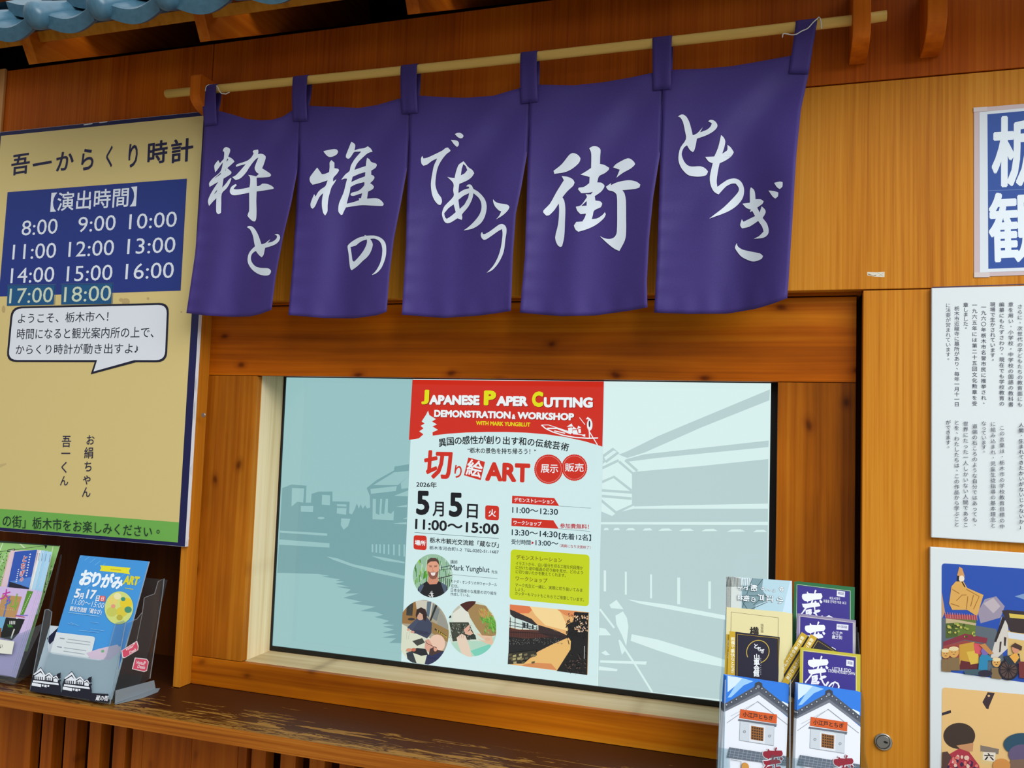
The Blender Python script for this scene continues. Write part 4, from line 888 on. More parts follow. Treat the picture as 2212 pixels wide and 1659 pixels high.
for s, c in (('40,560 200,540 260,800 40,780', (150, 110, 60)), ('180,540 360,560 330,720 200,680', (204, 200, 184)), ('300,560 345,560 320,720 290,700', (90, 110, 124)), ('360,580 430,640 400,760 340,720', (120, 130, 128)), ('430,650 520,800 500,900 400,800', (150, 150, 140)), ('385,590 405,600 340,760 325,750', (40, 40, 38)), ('340,760 520,850 520,980 350,880', (150, 120, 70)), ('30,780 140,840 330,930 420,1215 20,1215', (214, 220, 196)), ('380,830 500,910 500,925 375,845', (40, 36, 30)),
             ('96,560 160,560 150,705 88,700', (60, 60, 56))): q.poly(S2(s), c)
for k in range(5): q.line([(100 + k * 13, 590), (95 + k * 13, 690)], 4, (30, 30, 28))
q.poly(ell(128, 565, 33, 14, 20), (40, 40, 38)); q.poly(ell(140, 738, 36, 14, 18), (54, 50, 46))
for k in range(5): q.line([(400 + k * 22, 848 + k * 15), (412 + k * 22, 866 + k * 15)], 7, (220, 190, 60))
q.poly(S2('185,740 240,700 300,720 350,780 345,880 300,935 270,920 180,880 140,860 150,820'), (58, 66, 90)); q.poly(S2('185,740 215,760 150,850 110,850 100,820'), (64, 74, 98)); q.poly(S2('170,845 300,865 330,885 300,900 160,880'), (46, 52, 76))
q.poly(ell(232, 715, 36, 34, 20), (206, 160, 136)); q.poly(S2('185,700 195,640 240,618 285,640 302,700 285,760 262,740 255,690 225,672 205,700 195,735'), (46, 26, 24))
q.poly(ell(112, 845, 18, 12, 14), (214, 160, 134)); q.poly(ell(152, 868, 22, 12, 14), (214, 160, 134))
q.poly(S2('150,960 250,930 280,975 200,1010'), (60, 64, 58)); q.line(S2('95,880 125,860 110,940 92,940'), 4, (180, 190, 180), True)
q.poly(S2('80,1060 200,1030 290,1040 310,1100 240,1110 190,1090'), (30, 32, 40)); q.poly(S2('90,1080 150,1060 200,1200 110,1190'), (44, 56, 66)); q.poly(S2('270,1215 300,1100 480,1060 520,1100 500,1215'), (36, 46, 84))
q.poly(ell(402, 985, 82, 92, 28), (232, 196, 172)); q.poly(S2('285,950 320,940 380,1050 340,1095 300,1060 275,1030'), (214, 160, 138)); q.poly(S2('330,1040 370,1020 410,1050 470,1062 340,1110 320,1090'), (70, 50, 44)); q.poly(ell(385, 1040, 18, 26, 14), (222, 160, 136)); q.line(S2('285,960 300,985 400,1030'), 5, (40, 34, 34)); q.poly(ell(120, 1050, 32, 18, 14), (214, 150, 118)); q.poly(ell(165, 1048, 24, 18, 14), (196, 110, 80))
fin(q)
q = photo('paper_cutting_photo', 'round photo of a person with green dyed hair cutting paper'); q.clip = ell(758, 835, 249, 281, 48)
q.poly(q.clip, (206, 222, 206))
for s, c in (('620,580 800,540 760,680 700,660', (70, 26, 20)), ('560,640 620,590 650,640 560,740', (190, 190, 172)), ('560,680 640,620 720,670 740,780 560,790', (222, 224, 212)), ('525,770 720,770 800,940 560,965', (60, 66, 54)), ('640,790 790,900 800,945 700,945', (40, 50, 44)), ('540,975 760,960 900,960 1010,900 1000,1100 760,1130 560,1080', (176, 214, 192)), ('740,1060 940,990 960,1060 800,1130', (120, 206, 182))): q.poly(S2(s), c)
for k in range(110):
    x, y = rnd.uniform(530, 760), rnd.uniform(775, 955); q.line([(x, y), (x + rnd.uniform(-14, 14), y + rnd.uniform(4, 18))], 3.5, rnd.choice([(190, 196, 180), (24, 26, 22), (120, 124, 108)]))
q.poly(S2('720,690 760,700 800,880 900,960 980,990 960,900 1010,880 1000,960 960,1000 900,980 800,930 740,830'), (226, 190, 160))
q.poly(S2('715,650 790,580 900,600 1000,760 1005,900 960,910 860,900 800,820 740,720'), (160, 130, 80))
for k in range(240):
    t = rnd.random(); a = rnd.uniform(-1.9, .5); x = 870 + 130 * math.cos(a) * rnd.random() ** .4; y = 770 + 170 * math.sin(a) * rnd.random() ** .4 + 20
    c = rnd.choice([(96, 170, 60), (70, 140, 50), (130, 190, 80)]) if y > 700 else rnd.choice([(206, 150, 90), (186, 130, 70), (160, 170, 80)])
    q.line([(x, y), (x + rnd.uniform(4, 20), y + rnd.uniform(14, 34))], 7, c)
q.poly(S2('610,920 660,880 700,900 740,1010 765,1115 720,1110 660,1080 625,990'), (228, 206, 184)); q.poly(S2('680,840 740,785 745,830 700,880'), (222, 170, 146)); q.poly(S2('690,880 750,840 780,880 740,895'), (222, 176, 150)); q.poly(ell(925, 935, 26, 18, 16), (222, 180, 150)); q.line(S2('515,715 555,705'), 22, (30, 34, 34))
for x in (640, 660, 680): q.line([(x, 885), (x - 4, 925)], 3, (180, 130, 110))
fin(q)
q = photo('canal_print', 'rectangular print of a canal at dusk in orange and black'); q.clip = [(1140, 588), (1943, 668), (1930, 1301), (1122, 1196)]
q.poly(q.clip, (232, 178, 112))
for s, c in (('1140,588 1400,612 1330,680 1230,680 1140,660', (222, 120, 70)), ('1340,606 1640,636 1700,760 1740,860 1500,800 1400,700', (244, 214, 150)), ('1620,640 1830,660 1810,720 1700,700', (222, 140, 86)),
             ('1270,1195 1420,1090 1560,1000 1720,935 1765,960 1760,1050 1680,1170 1620,1262', (232, 186, 110)), ('1290,1195 1400,1180 1560,1190 1620,1258 1260,1214', (216, 140, 84)),
             ('1140,640 1180,655 1350,730 1425,800 1430,850 1230,840 1136,820', (206, 226, 220)), ('1140,640 1185,655 1360,735 1425,800 1390,800 1300,762 1180,720 1145,690', (44, 38, 40)), ('1132,825 1240,845 1430,850 1600,870 1730,910 1730,930 1560,950 1400,940 1130,930', (84, 44, 36)),
             ('1130,915 1300,935 1480,925 1730,925 1560,1000 1420,1070 1280,1190 1124,1190', (26, 26, 28)), ('1430,800 1560,840 1700,895 1740,925 1560,930 1430,870', (50, 34, 34))): q.poly(S2(s), c)
for x, y in ((1145, 720), (1195, 700), (1270, 762), (1345, 795), (1415, 805)): q.line([(x, y), (x - 2, 845)], 7, (26, 26, 30))
for s in ('1136,760 1420,832', '1134,800 1420,846', '1430,800 1600,850 1740,915', '1135,870 1440,880 1700,920'): q.line(S2(s), 6, (24, 24, 28))
for s in ('1275,770 1300,775 1300,830 1275,828', '1310,775 1330,780 1330,835 1310,832', '1365,795 1382,800 1382,842 1365,840'): q.poly(S2(s), (40, 44, 48))
for k in range(30): x = 1140 + k * 18; q.line([(x, 850 + k * 1.6), (x, 915 + k * .8)], 4, (40, 22, 20))
for k in range(170):
    x = rnd.uniform(1128, 1680); y = rnd.uniform(925, 990) - (x - 1128) * .01; q.line([(x, y), (x + rnd.uniform(-6, 6), y + 9)], 3, rnd.choice([(150, 150, 146), (16, 16, 16), (90, 90, 86)]))
for s in ('1130,1080 1410,1050 1420,1100 1200,1190 1124,1192',): q.poly(S2(s), (44, 42, 32))
for k in range(22):
    x, y = rnd.uniform(1130, 1380), rnd.uniform(1085, 1170); q.poly([(x, y), (x + 34, y - 8), (x + 32, y + 14), (x + 2, y + 20)], rnd.choice([(170, 160, 110), (120, 112, 80), (90, 84, 60)]))
q.poly(S2('1800,660 1943,668 1930,1300 1620,1260 1690,1150 1760,1040 1765,950 1720,900 1740,840 1720,790 1790,760'), (16, 16, 18))
for k in range(150):
    x, y = rnd.uniform(1720, 1940), rnd.uniform(670, 930); q.line([(x, y), (x + rnd.uniform(-18, 4), y + rnd.uniform(4, 24))], rnd.uniform(5, 9), (20, 20, 22))
for k in range(60):
    x, y = rnd.uniform(1800, 1935), rnd.uniform(700, 860); q.poly(ell(x, y, rnd.uniform(3, 8), rnd.uniform(4, 11), 7), rnd.choice([(238, 214, 190), (230, 190, 140), (200, 150, 120)]))
for k in range(50):
    x, y = rnd.uniform(1700, 1930), rnd.uniform(1080, 1290); q.line([(x, y), (x + 14, y + rnd.uniform(-20, 20))], 6, rnd.choice([(110, 84, 74), (16, 16, 16), (70, 54, 50)]))
q.line([(1908, 1000), (1904, 1130)], 5, (210, 210, 205)); q.line([(1740, 940), (1752, 985)], 8, (20, 20, 20))
fin(q)

# ================================================================ boards on the right-hand door and panel
DW = 1.750; sw = upright(DW)
def wall_board(name, label, cat, D, xl_px, top_px, bot_px, w, thick, face, side, base_px):
    x0 = rel(*xl_px, D)[0]; z1, z0 = rel(*top_px, D)[1], rel(*bot_px, D)[1]
    return x0, x0 + w, z0, z1
tbx0 = rel(2012, 900, DW)[0]; tbz1 = rel(2013, 621.5, DW)[1]; tbz0 = rel(2010, 1161, DW)[1]
tbd = thing('story_board', 'white board covered in small vertical columns of writing, on the right-hand door', 'sign', (tbx0, DW - YW, tbz0 + EYE))
box('board', tbx0, tbx0 + 0.36, DW, 1.7595, tbz0, tbz1, M(216, 223, 224, 0.5, 0.25), tbd, 0.0012)
y = DW - YW - 0.0002; f_ = 0.0015
g = G(sw, zoom(1980, 600, 2212, 641), lift=0.0003)
TX = (44, 48, 74)
g.raw([V((tbx0 + f_, y, tbz1 + EYE - f_)), V((tbx0 + .36 - f_, y, tbz1 + EYE - f_)), V((tbx0 + .36 - f_, y, tbz0 + EYE + f_)), V((tbx0 + f_, y, tbz0 + EYE + f_))], [(0, 1, 2, 3)], (216, 223, 224))
g.line([(92, 58), (641, 40), (900, 32)], 7, (66, 40, 70))
for x, t, y0, y1, b in ((188, 'に法要が営まれています。', 152, 500, 0), (240, '栃木市近龍寺に墓所があり、毎年一月十一日', 170, 768, 0), (293, '章しました。', 150, 315, 0), (346, '一九六五年には第二十五回文化勲章を受', 148, 766, 0), (400, '一九六〇年栃木市名誉市民に推挙され、', 160, 765, 0), (454, '現場で生かされています。', 146, 505, 0), (508, '編纂にもたずさわり、現在でも学校教育の', 145, 766, 0), (562, '意を用い、小学校・中学校の国語の教科書', 145, 770, 0), (616, 'さらに、次世代の子どもたちの教育面にも', 158, 770, 0),
                        (188, 'ができます。', 850, 1025, 0), (239, 'とを、わたしたちは、この作品から学ぶこと', 850, 1485, 0), (292, '世界にたった一人しかいない人間であるこ', 856, 1488, 0), (346, '道端の石ころのような自分ではあっても、', 872, 1490, 0), (400, 'なっています。', 856, 1052, 0), (455, 'に組み込まれ、児童生徒指導の基本理念と', 858, 1492, 0), (508, 'この言葉は、栃木市の学校教育目標の中', 880, 1498, 0), (622, '人間、生まれてきたかいがないじゃないか」', 865, 1500, 0.014)):
    g.vcol(t, x, y0, y1, TX, b, 0.0, 33.0 if not b else 32.0)
g.build('printed_sheet', tbd)
pbz1 = rel(2009.8, 1181.5, DW)[1]; pbx0 = rel(2009, 1420, DW)[0]; pbz0 = ZSHELF + 0.002
pbd = thing('picture_board', 'white board with two photographs below the board of writing', 'sign', (pbx0, DW - YW, pbz0 + EYE))
box('board', pbx0, pbx0 + 0.36, DW, 1.7595, pbz0, pbz1, M(216, 223, 224, 0.5, 0.25), pbd, 0.0012)
g = G(sw, zoom(1980, 1150, 2212, 756), lift=0.0003)
fq = rquad([(177, 217), (1300, 292), (1300, 1150), (175, 975)], 26); q0 = [(177, 217), (1300, 292), (1300, 1130), (175, 975)]
g.clip = q0
g.poly(fq, (34, 76, 168))
for s, c in (('430,560 480,470 560,450 620,520 590,600 450,640', (150, 140, 160)), ('470,500 540,460 590,520 540,570', (184, 172, 178)), ('690,450 760,430 1000,470 900,520', (120, 150, 190)), ('177,420 200,560 177,610', (190, 150, 110)), ('176,600 330,640 560,680 640,980 177,970', (90, 100, 110)),
             ('600,590 640,640 660,800 560,890 520,880', (206, 200, 190)), ('640,690 1300,780 1300,1100 640,900', (214, 180, 110)), ('600,550 640,545 1300,610 1300,780 660,700', (52, 40, 42)), ('605,585 545,770 560,772 625,610', (40, 30, 32)), ('650,570 1300,640 1300,660 655,600', (210, 184, 80)), ('640,700 1300,800 1300,840 645,745', (206, 212, 220)),
             ('585,770 598,768 590,840 580,845', (60, 44, 40)), ('615,735 632,740 626,800 614,795', (60, 44, 40)),
             ('205,600 290,590 420,610 410,745 290,735 205,745', (74, 92, 36)), ('290,590 420,610 410,745 290,735', (96, 116, 44)), ('195,575 425,585 425,615 290,612 205,605', (170, 72, 78)), ('205,605 290,615 420,640 415,655 290,635 205,640', (190, 170, 130)), ('188,770 340,712 500,745 490,780 340,755 188,800', (132, 44, 60)), ('186,800 340,760 480,790 470,940 330,960 186,970', (150, 66, 60)), ('300,790 405,770 410,910 300,930', (196, 150, 52)), ('310,900 470,930 450,960 300,965', (96, 34, 40)), ('350,840 430,830 440,920 380,930', (214, 180, 70)), ('400,780 470,790 460,860 410,850', (206, 80, 90))):
    g.poly(S2(s), c)
GO = (214, 164, 84)
g.poly(S2('275,345 330,345 355,390 470,440 425,590 355,545 250,545 228,500 245,380'), GO); g.poly(S2('285,300 300,240 322,255 338,310 330,315 290,312'), (206, 150, 90)); g.poly(ell(316, 325, 20, 22, 16), (236, 220, 196)); g.line(S2('292,305 290,345'), 14, (30, 26, 26)); g.line(S2('318,345 340,385'), 8, (40, 30, 26))
for s in ('280,480 320,440 350,440', '250,400 300,430', '350,400 440,450 400,540', '360,450 350,540', '240,500 300,520', '400,440 380,520'): g.line(S2(s), 5, (156, 108, 44))
for k in range(14): x = 200 + k * 17; g.line([(x, 560 + k * 1.5), (x + 4, 600 + k * 1.5)], 5, (200, 120, 120))
for k in range(26): g.poly(ell(rnd.uniform(215, 405), rnd.uniform(640, 735), rnd.uniform(5, 13), rnd.uniform(5, 11), 9), rnd.choice([(150, 160, 70), (196, 180, 90), (60, 80, 30)]))
for x, y, s_ in ((203, 850, 1.0), (260, 840, 1.12), (560, 912, .95)):      # toy-like bystanders
    g.poly([(x - 36 * s_, y + 40), (x + 36 * s_, y + 40), (x + 38 * s_, y + 130), (x - 38 * s_, y + 130)], (128, 104, 70)); g.poly(ell(x, y, 32 * s_, 36 * s_, 18), (212, 160, 84)); g.poly(ell(x, y - 20 * s_, 32 * s_, 14 * s_, 16), (224, 206, 160))
    for dx_ in (-11, 9): g.poly(ell(x + dx_ * s_, y + 1, 3, 4, 8), (50, 36, 28))
    g.line([(x - 7, y + 17), (x + 7, y + 17)], 4, (90, 50, 40))
g.poly(S2('440,880 460,850 500,860 540,900 500,900 495,1000 430,985'), (40, 130, 170)); g.poly(ell(480, 835, 28, 28, 16), (120, 100, 170)); g.poly(S2('440,790 480,780 540,850 510,858'), (190, 130, 70))
g.poly(ell(645, 965, 72, 74, 28), (34, 30, 38)); g.poly(ell(645, 965, 58, 60, 28), (84, 64, 60))
for k in range(12): a_ = k * math.pi / 6; g.line([(645, 965), (645 + 60 * math.cos(a_), 965 + 62 * math.sin(a_))], 5, (26, 22, 26))
g.poly(S2('610,870 720,850 730,920 640,930'), (40, 50, 60)); g.poly(S2('650,870 700,840 720,880 690,920'), (226, 164, 70)); g.poly(ell(695, 815, 26, 36, 16), (206, 140, 110)); g.poly(S2('660,800 690,775 740,800 735,830'), (70, 46, 40)); g.poly(S2('715,905 1300,960 1300,1100 720,1020'), (116, 44, 44))
g.poly(S2('330,975 400,960 520,975 530,1010 340,995'), (64, 90, 100)); g.poly(ell(480, 990, 50, 24, 20), (44, 40, 56))
ph = g.build('upper_photograph', pbd); ph['label'] = 'photograph of a festival float against a blue sky'
g = G(sw, zoom(1980, 1150, 2212, 756), lift=0.0003)
g.clip = [(179, 1090), (1300, 1190), (1300, 1735), (170, 1735)]
g.poly(rquad([(179, 1090), (1300, 1190), (1300, 2240), (170, 2140)], 26), (226, 186, 122))
for s, c in (('500,1125 550,1130 510,1225 505,1245 490,1240 463,1195', (58, 42, 48)), ('178,1270 240,1250 243,1270 178,1290', (48, 40, 50)), ('448,1497 580,1525 575,1562 448,1545', (130, 116, 104)), ('450,1540 560,1560 555,1640 450,1625', (216, 190, 130)), ('468,1545 556,1550 550,1615 466,1600', (226, 216, 200))): g.poly(S2(s), c)
g.poly(ell(508, 1150, 9, 8, 12), (214, 170, 120)); g.text('六', 478, 1602, 545, 1606, 50, (24, 20, 24), 0.03)
# two rounded figures seen from behind in patterned clothes: plain stand-ins
g.poly(ell(300, 1432, 112, 92, 32), (62, 48, 38)); g.poly(S2('280,1500 400,1480 395,1540 330,1545'), (196, 140, 96)); g.poly(S2('230,1560 300,1520 370,1545 440,1640 470,1900 170,1900 175,1650'), (170, 52, 66))
for k in range(90): g.poly(ell(rnd.uniform(190, 440), rnd.uniform(1560, 1860), rnd.uniform(8, 20), rnd.uniform(8, 18), 9), rnd.choice([(226, 190, 170), (196, 60, 90), (60, 40, 70), (220, 120, 110)]))
g.poly(ell(740, 1490, 130, 80, 32), (40, 76, 96)); g.poly(ell(740, 1560, 96, 70, 28), (96, 84, 116)); g.poly(S2('660,1600 800,1590 1000,1640 1000,1900 600,1900'), (120, 96, 80)); g.poly(ell(596, 1640, 62, 50, 24), (206, 140, 70)); g.poly(S2('180,1545 215,1540 245,1580 200,1680 176,1700'), (84, 60, 52))
ph = g.build('lower_photograph', pbd); ph['label'] = 'photograph of two rounded figures before a yellow wall'

# laminated blue sign high on the right
DP = 1.7588; sp_ = upright(DP)
lam = thing('laminated_sign', 'blue sign with large white characters laminated and taped up at the right edge', 'sign', at(2108, 590, DP))
g = G(sp_, zoom(1850, 0, 2212, 938), lift=0.0)
g.slab([(658, 605), (2000, 487), (2000, 1500), (658, 1550)], 0.0006, (196, 176, 178)); g.build('plastic_pouch', lam)
g = G(sp_, zoom(1850, 0, 2212, 938), lift=0.0003)
g.poly([(688, 628), (1980, 512), (1980, 1480), (690, 1525)], (214, 222, 228)); g.poly([(733, 640), (1940, 530), (1940, 1460), (738, 1505)], (24, 70, 150))
g.line([(738, 1068), (1300, 1046)], 2.5, (96, 128, 180)); g.text('栃', 756, 1052, 1062, 1038, 398, (226, 236, 242), 0.026); g.text('観', 744, 1476, 1072, 1462, 395, (226, 236, 242), 0.024)
g.build('printed_sheet', lam)
for tq in ([(655, 603), (732, 598), (732, 622), (655, 628)], [(658, 1525), (745, 1524), (745, 1552), (658, 1553)]):
    tp = G(sp_, zoom(1850, 0, 2212, 938)); tp.slab([(x, y) for x, y in tq], -0.0007, (204, 192, 190)); tp.build('tape', lam)

# ================================================================ leaflets and their holders
def proj(p):
    d = V(p) - C0; w = d.dot(FWD); return (1106 + F * d.dot(RGT) / w, 829.5 + F * d.dot(DWN) / w)
def unz(z, p): return ((p[0] - z[0]) / z[2], (p[1] - z[1]) / z[2])
class Back(Surf):
    """the same leaning plane moved d metres back"""
    def __init__(s, o, d): s.n = o.n; s.p = o.p - o.n * d
def leaflet(name, label, cat, surf, z, tl, tr, L, t, paper, draw=None, copies=0, clabel='', step=0.0016, group=None, jit=(0.0, 0.0012), down=None):
    """a printed sheet of height L hanging from its top corners (zoomed pixels); copies stand behind it"""
    g = G(surf, z, lift=0.00015, step=1.5e-5)
    a, b = g.pt(tl, 0), g.pt(tr, 0); u = (b - a).normalized(); up = surf.n.cross(u).normalized()
    if down is None and up.z < 0: up = -up
    c, d = b - up * L, a - up * L
    fr = [a, b, c, d]; bk = [q - surf.n * t for q in fr]
    g.raw(fr + bk, [(0, 1, 2, 3)], paper); g.raw(fr + bk, [(7, 6, 5, 4)] + [(i, i + 4, (i + 1) % 4 + 4, (i + 1) % 4) for i in range(4)], (232, 232, 228) if t > 0.0005 else paper)
    if draw:
        g.clip = [unz(z, proj(q)) for q in fr]; draw(g)
    o = g.build(name, None, d.lerp(c, .5)); tag(o, label, cat, group if not copies else group or (label[:30]))
    if copies:
        o['group'] = group or clabel
        for k in range(1, copies + 1):
            w = o.copy(); COL.objects.link(w); w.location = o.location - surf.n * (step * k) + u * (jit[0] * k + random.uniform(-.0006, .0006)) + up * (jit[1] * k * .7 + random.uniform(-.0004, .0004))
            w['label'] = clabel; w['group'] = group or clabel
    return o
zk = zoom(1540, 1220, 1900, 1360)
LEAN = 14
def pk(p, D): return leaning(zk[0] + p[0] * zk[2], zk[1] + p[1] * zk[2], D, LEAN)
WHITE = (232, 236, 240)
KURA = ['235,240 270,228 345,222 345,180 362,170 388,212 520,218 538,140 556,125 580,150 550,212 690,212 715,255 722,300 690,355 500,375 380,405 365,440 345,408 280,390 235,340 225,290',
        '470,365 502,365 482,455 432,458', '650,380 680,372 725,420 690,462 655,425', '228,465 260,468 330,465 440,445 530,435 535,395 560,390 580,415 575,438 635,440 672,505 660,525 540,545 420,560 350,575 300,575 250,545',
        '300,565 352,565 280,660 200,750 175,795 145,775 160,745 230,670', '315,620 440,590 470,610 455,640 475,680 440,745 490,745 515,770 480,822 300,815 320,700',
        '510,540 546,540 552,620 640,605 682,632 650,665 575,690 610,770 650,830 690,755 730,750 740,775 680,865 620,852 570,770 540,710 505,705 497,685 530,655 525,600']
def brush_kura(g, ox, oy, k, c, inner, halo=None, no=True):
    T = lambda s: [(ox + x * k, oy + y * k) for x, y in S2(s)]
    if halo:
        for s in KURA: g.line(T(s), 44 * k, halo, True)
    for s in KURA: g.poly(T(s), c)
    for s in ('345,672 382,650 376,670', '328,722 402,708 396,722', '320,772 440,764 430,778'): g.poly(T(s), inner)
    if no:
        g.line(T('730,880 800,802 880,764 950,800 976,870 960,940 900,1000'), 40 * k, c); g.line(T('862,775 832,860 780,950'), 18 * k, c)
def storehouse(dx, dy):
    def f(g):
        T = lambda s: [(x + dx, y + dy + (x - 120) * (0.0)) for x, y in S2(s)]
        g.poly(T('60,880 660,960 660,1480 60,1380'), (38, 118, 216))
        for s, c in (('120,905 240,925 180,990 120,1040', (206, 226, 240)), ('240,925 330,950 250,985 150,1080 120,1085 180,990', (150, 196, 236)), ('520,1130 570,1115 622,1140 622,1200 560,1180', (226, 238, 246)), ('470,1080 530,1110 560,1180 500,1130', (120, 180, 236))): g.poly(T(s), c)
        g.poly(T('40,1230 375,1050 640,1270 640,2100 30,2100'), (224, 228, 236))
        g.poly(T('85,1140 355,985 395,985 640,1180 640,1262 375,1062 85,1205'), (76, 82, 94))
        g.poly(T('100,1180 375,1035 640,1235 640,1262 375,1062 85,1205'), (110, 116, 128))
        for i in range(7):
            x, y = 352 - i * 40, 1010 + i * 22; g.poly(ell(x + dx, y + dy, 13, 13, 14), (54, 58, 68)); g.poly(ell(x + dx, y + dy, 7, 7, 10), (160, 166, 176))
            x, y = 400 + i * 34, 1010 + i * 28; g.poly(ell(x + dx, y + dy, 13, 13, 14), (54, 58, 68)); g.poly(ell(x + dx, y + dy, 7, 7, 10), (160, 166, 176))
        g.poly(T('340,1000 345,965 375,952 402,968 405,1000 380,1012'), (54, 58, 68)); g.poly(ell(370 + dx, 995 + dy, 14, 14, 14), (120, 126, 136))
        g.line(T('115,1290 366,1115 615,1310'), 3, (110, 116, 124)); g.line(T('145,1235 366,1118 560,1268'), 2, (140, 146, 154))
        g.poly(T('210,1258 522,1302 516,1322 204,1272'), (96, 102, 112))
        g.poly(T('224,1178 523,1222 520,1296 216,1250'), (204, 84, 22)); g.text('小江戸とちぎ', 243 + dx, 1240 + dy, 492 + dx, 1274 + dy, 42, (40, 22, 14), 0.025)
        g.poly(T('222,1274 500,1316 496,1476 216,1432'), (196, 204, 212)); g.line(T('222,1274 500,1316 496,1476 216,1432'), 3, (120, 128, 138), True)
        g.poly(T('298,1300 426,1318 424,1460 296,1442'), (214, 218, 224)); g.poly(T('312,1313 415,1330 411,1440 309,1424'), (146, 92, 40))
        for k in range(5):
            for j in range(5):
                x = 318 + k * 19; y = 1322 + j * 21.5 + k * 3; g.poly([(x + dx, y + dy), (x + 12 + dx, y + 2 + dy), (x + 12 + dx, y + 15 + dy), (x + dx, y + 13 + dy)], (54, 32, 20))
        for x, y in ((258, 1361), (463, 1396)): g.line(ell(x + dx, y + dy, 9, 9, 14), 3, (110, 116, 124), True)
        g.poly(T('135,1488 600,1562 640,1568 640,1650 600,1640 112,1572'), (92, 102, 116))
        for k in range(1, 4): g.line(T('%d,%d %d,%d' % (130 - k * 6, 1490 + k * 21, 610, 1566 + k * 21)), 2.5, (150, 160, 172))
        for k in range(14): g.line(T('%d,%d %d,%d' % (150 + k * 34, 1491 + k * 5.4, 134 + k * 34, 1570 + k * 5.4)), 2.5, (150, 160, 172))
        brush_kura(g, 336 + dx, 1446 + dy, 0.325, (140, 22, 44), (226, 226, 232), (226, 228, 234), False)
        g.poly(ell(265 + dx, 1650 + dy, 30, 36, 20), (200, 140, 60)); g.line(T('150,1590 235,1604 235,1800'), 3, (150, 156, 164))
    return f
RG = 'leaflets in the right-hand rack'
ZF = ZSHELF + 0.012
def Lfor(surf, z, tl, zz):
    a = G(surf, z).pt(tl, 0); return (a.z - EYE - zz) / math.cos(math.radians(LEAN))
h_s = pk((120, 900), 1.632)
leaflet('storehouse_leaflet', 'blue-sky leaflet with white storehouse drawing, front of the left column of the rack', 'leaflet', h_s, zk, (108, 902), (622, 978), Lfor(h_s, zk, (108, 902), ZF), 0.0006, WHITE, storehouse(0, 0), 4, 'blue-sky storehouse leaflet packed behind the front one in the left column of the rack', 0.0022, 'storehouse leaflets, left column', (-0.0012, 0.0006))
i_s = pk((690, 965), 1.632)
leaflet('storehouse_leaflet', 'blue-sky leaflet with white storehouse drawing, front of the right column of the rack', 'leaflet', i_s, zk, (692, 965), (1208, 1040), Lfor(i_s, zk, (692, 965), ZF), 0.0006, WHITE, storehouse(575, 63), 3, 'blue-sky storehouse leaflet packed behind the front one in the right column of the rack', 0.0022, 'storehouse leaflets, right column', (-0.0014, 0.0004))
# booklet with a gold ring
GOLD = (196, 160, 30)
def booklet(ox, oy):
    def f(g):
        T = lambda s: [(x + ox, y + oy) for x, y in S2(s)]
        g.poly(T('100,530 560,592 550,960 90,960'), (22, 18, 44)); g.poly(T('120,538 184,547 178,960 110,960'), GOLD)
        for i, c in enumerate('絢爛で豪快なとちぎ'): g.ch(c, 163 + ox - i * .4, 605 + oy + i * 33, 33, (240, 236, 200), 0.02)
        g.line(T('196,960 200,566 532,600 540,960'), 4, GOLD)
        pts = ell(367 + ox, 710 + oy, 95, 90, 40, 2.2)[3:35]; g.line(pts, 6, (206, 176, 70))
        g.ch('と', 352 + ox, 665 + oy, 46, WHITE, 0.03); g.ch('ち', 378 + ox, 688 + oy, 40, WHITE, 0.03); g.ch('ぎ', 404 + ox, 706 + oy, 36, WHITE, 0.03)
        for i, c in enumerate('山車会館'): g.ch(c, 358 + ox - i * 1, 752 + oy + i * 46, 50, WHITE, 0.035)
        for i in range(8): g.quad(388 + ox, 762 + oy + i * 18, 393 + ox, 772 + oy + i * 18, (150, 150, 160))
    return f
c_s = pk((135, 540), 1.668)
leaflet('black_booklet', 'black gold-spined booklet with a gold ring on its cover, in the rack', 'booklet', c_s, zk, (135, 541), (545, 590), 0.125, 0.002, (22, 18, 44), booklet(0, 0))
c2 = Back(c_s, 0.004)
leaflet('black_booklet', 'gold-spined booklet peeping out left behind the black one with the gold ring', 'booklet', c2, zk, (108, 566), (500, 612), 0.115, 0.002, (22, 18, 44), booklet(-27, 24))
# cream leaflet
def cream(g):
    g.line(S2('140,900 150,385 533,432 528,900'), 4, (120, 110, 80))
    for i, c in enumerate('国登録'): g.ch(c, 402 - i * .5, 494 + i * 25, 25, (110, 100, 70), 0)
    for i, c in enumerate('横'): g.ch(c, 338, 545 + i * 72, 76, (24, 20, 18), 0.03)
b_s = pk((115, 345), 1.700)
leaflet('cream_leaflet', 'cream leaflet with a thin black border, behind the black booklet in the left column', 'leaflet', b_s, zk, (112, 345), (566, 384), 0.16, 0.0006, (222, 212, 160), cream, 5, 'plain cream leaflet in the pack behind the bordered cream one, left column of the rack', 0.0017, 'cream leaflets', (0.0036, -0.0002))
